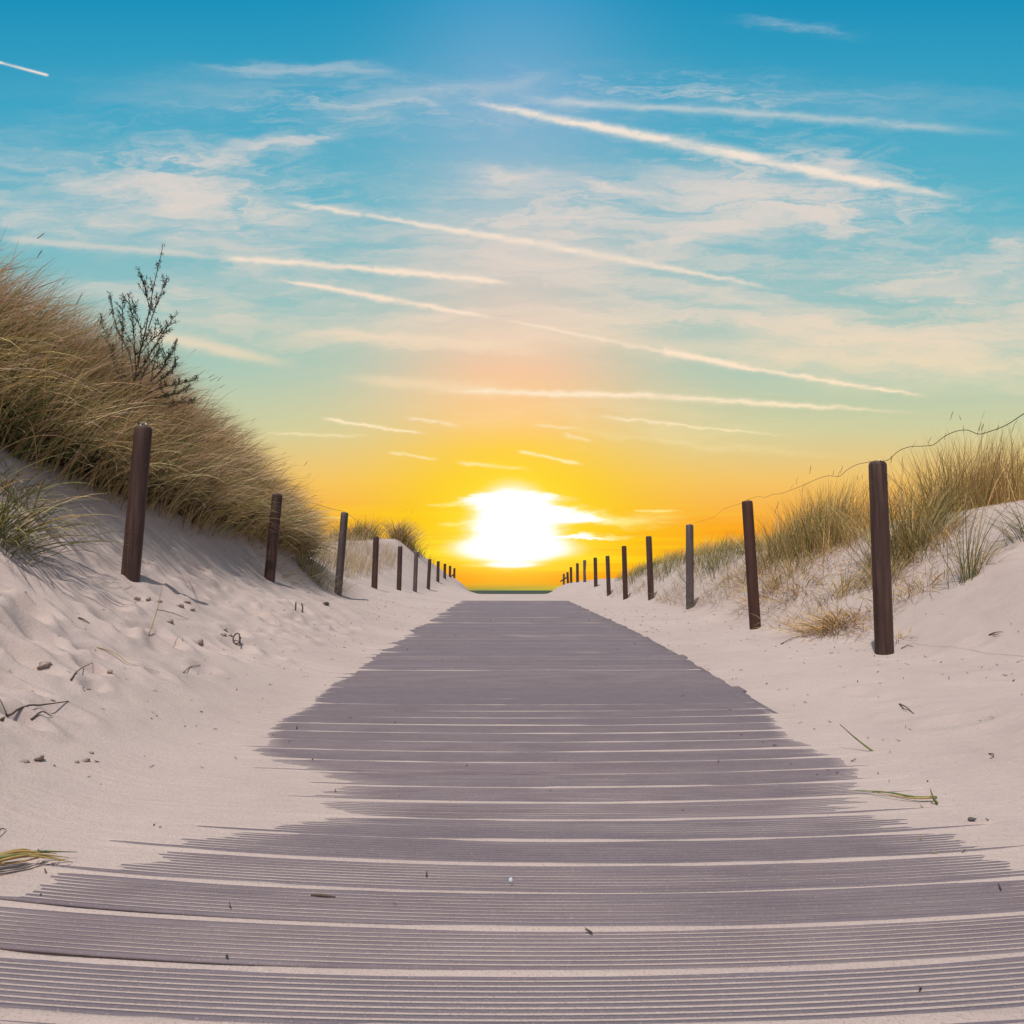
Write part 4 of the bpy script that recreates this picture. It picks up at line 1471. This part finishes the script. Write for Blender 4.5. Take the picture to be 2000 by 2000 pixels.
# upright blade on the low dune side with its shadow
p0 = hit(1706, 1468)
t0 = world(1640, 1414, p0[1] + .05)
v, f = tube(spline([p0, (p0 + t0) / 2 + (0, 0, -.004), t0], 12) - p0, .0042, 5, np.linspace(1, .35, 12))
tag(mesh_obj('fallen_straw', v, f, M_GREEN, loc=tuple(p0)), 'single green blade leaning out of the smooth sand with its thin shadow', 'grass blade')
# green sprig
root = empty('grass_sprig', tuple(hit(1828, 1566)))
tag(root, 'green and yellow grass sprig lying across the sand at the board ends', 'grass sprig')
o = np.array(root.location)
for pix, rr_, m in (([(1830, 1566), (1790, 1563), (1740, 1558), (1672, 1554)], .0042, M_GREEN), ([(1826, 1567), (1790, 1566), (1735, 1562), (1704, 1556)], .0036, M_STRAW)):
    P = [hit(*p) + (0, 0, .012) for p in pix]
    v, f = tube(spline(P, 16) - o, rr_, 5, np.linspace(1, .3, 16))
    mesh_obj('stem', v, f, m, root)
P = [hit(1830, 1574) + (0, 0, .004), world(1824, 1560, hit(1830, 1574)[1]), world(1817, 1541, hit(1830, 1574)[1] + .02)]
v, f = tube(spline(P, 10) - o, .0048, 5, np.linspace(1, .3, 10))
mesh_obj('blade', v, f, M_GREEN, root)
# straw bundle
h0 = hit(60, 1700)
root = empty('reed_bundle', tuple(h0))
tag(root, 'bundle of thick golden dry reeds lying on the covered boards at the picture edge', 'reeds')
rr = random.Random(3)
for k in range(11):
    q = k / 10
    a = hit(-60, 1698 + 26 * q) + (0, 0, .018 + .012 * rr.random())
    b = hit(55, 1689 + 14 * q) + (0, 0, .022 + .012 * rr.random())
    c = hit(150 - 24 * (k * 5 % 11) / 3.0, 1681 + 6 * q) + (0, 0, .012 + .006 * rr.random())
    v, f = tube(spline([a, b, c], 16) - h0, .0042, 6, np.linspace(1, .08, 16) ** .7)
    mesh_obj('reed', v, f, M_STRAW if k % 6 else M_GREEN, root)


def lump(r, seed, flat=.7, seg=10, crumb=False):
    rr = np.random.default_rng(seed)
    V, F = [], []
    for a in range(1, seg):
        for b in range(seg * 2):
            ph = math.pi * a / seg; th_ = math.pi * b / seg
            V.append((math.sin(ph) * math.cos(th_), math.sin(ph) * math.sin(th_), math.cos(ph)))
    V = np.array(V)
    for k in range(5):
        w = rr.normal(0, 1, 3); w /= np.linalg.norm(w)
        V = V * (1 + rr.uniform(-.2, .2) * np.cos(V @ w * rr.uniform(2, 4.5) + rr.uniform(0, 6)))[:, None]
    if crumb:
        a_, b_ = V[:, 0] * 2.3 + V[:, 2] * 1.1 + seed, V[:, 1] * 2.3 - V[:, 2] * 1.3
        V = V * (1 + .45 * fbm(a_, b_, seed, 4, .65))[:, None]
    V *= np.array((1, .85, flat)) * r
    n = seg * 2
    for a in range(seg - 2):
        for b in range(n):
            F.append((a * n + b, (a + 1) * n + b, (a + 1) * n + (b + 1) % n, a * n + (b + 1) % n))
    F.append(tuple(range(n)))
    F.append(tuple(reversed(range((seg - 2) * n, (seg - 1) * n))))
    return V, F


p = hit(1899, 1606)
v, f = lump(.009, 4, .7)
tag(mesh_obj('pebble', v, f, M_STONE, loc=(p[0], p[1], p[2] + .004)), 'round grey pebble lying on smooth sand below the grass sprig', 'pebble')
p = hit(998, 1734)
v, f = lump(.0085, 9, .8)
o = mesh_obj('shell', v * np.array((.5, .4, .9)), f, M_WHITE, loc=(p[0], p[1], p[2] + .012))
tag(o, 'small white shell fragment on the middle of the boardwalk', 'shell')
p = hit(636, 1182)
v, f = lump(.035, 12, .6)
tag(mesh_obj('pebble', v, f, M_STONE, loc=(p[0], p[1], p[2] + .012)), 'dark stone on the sand below the grey brown post', 'pebble')

CL = [(86, 1304, .042), (268, 1170, .035), (290, 1172, .03), (312, 1174, .03), (332, 1180, .05), (352, 1186, .055), (365, 1176, .04), (345, 1194, .04), (375, 1192, .035), (215, 1216, .035),
      (252, 1218, .04), (118, 1214, .05), (140, 1222, .035), (352, 1256, .035), (390, 1258, .035), (435, 1240, .035), (448, 1242, .028), (436, 1228, .03), (212, 1306, .028), (215, 1313, .022),
      (130, 1472, .032), (136, 1460, .022), (166, 1486, .02), (178, 1471, .015), (75, 1484, .028), (48, 1490, .02), (92, 1492, .018), (140, 1510, .016), (132, 1518, .014), (150, 1490, .014), (330, 1216, .04), (355, 1226, .03)]
for k, (a, b, r) in enumerate(q for q in CL if hash(q[0] * 7 + q[1]) % 3):
    p = hit(a, b)
    v, f = lump(r * .6, 100 + k, .6, 14, True)
    o = mesh_obj('sand_clod', v, f, M_CLOD, loc=(p[0], p[1], p[2] + r * .04))
    o.rotation_euler = (0, 0, k * 1.3)
    tag(o, 'crumbly sand clod on the trampled bank, coloured dark like a shaded hollow', 'sand clod', 'shade dark sand clods on the trampled bank')


# crumbs of bark and stalk too many to count
def build_debris():
    rng = np.random.default_rng(77)
    n = 1500
    y = 1.2 + rng.uniform(0, 1, n) ** 1.6 * 12
    x = rng.uniform(-3.2, 3.2, n)
    k = (np.abs(x) > 1.0) | (rng.uniform(0, 1, n) < .13)
    x, y = x[k], y[k]
    s = y - bow(y, x)
    z = np.maximum(ground(x, y, s, True), np.where(np.abs(x) < 1.2, board_z(y), -9)) + .002
    n = len(x)
    az = rng.uniform(0, 6.28, n)
    L = rng.uniform(.004, .02, n) * (1 + .12 * y)
    c = pick(n, [np.array((.05, .033, .025)), BROWN * .8, STRAW * .6], [.6, .25, .15], rng=rng)
    V, F, C = [], [], []
    parts = []
    for t in (0, 1.57):
        parts.append(blades(np.stack([x, y, z], -1), L, rng.uniform(.002, .005, n) * (1 + .08 * y), az, np.full(n, 1.35), rng.normal(0, .5, n), c, c, 3, rng))
    V, F, C = cat(parts)
    o = mesh_obj('plant_debris', V, F, M_LEAF, tint=C)
    tag(o, 'tiny dark crumbs of stalk and bark sprinkled over sand and boards', 'debris', kind='stuff')


build_debris()
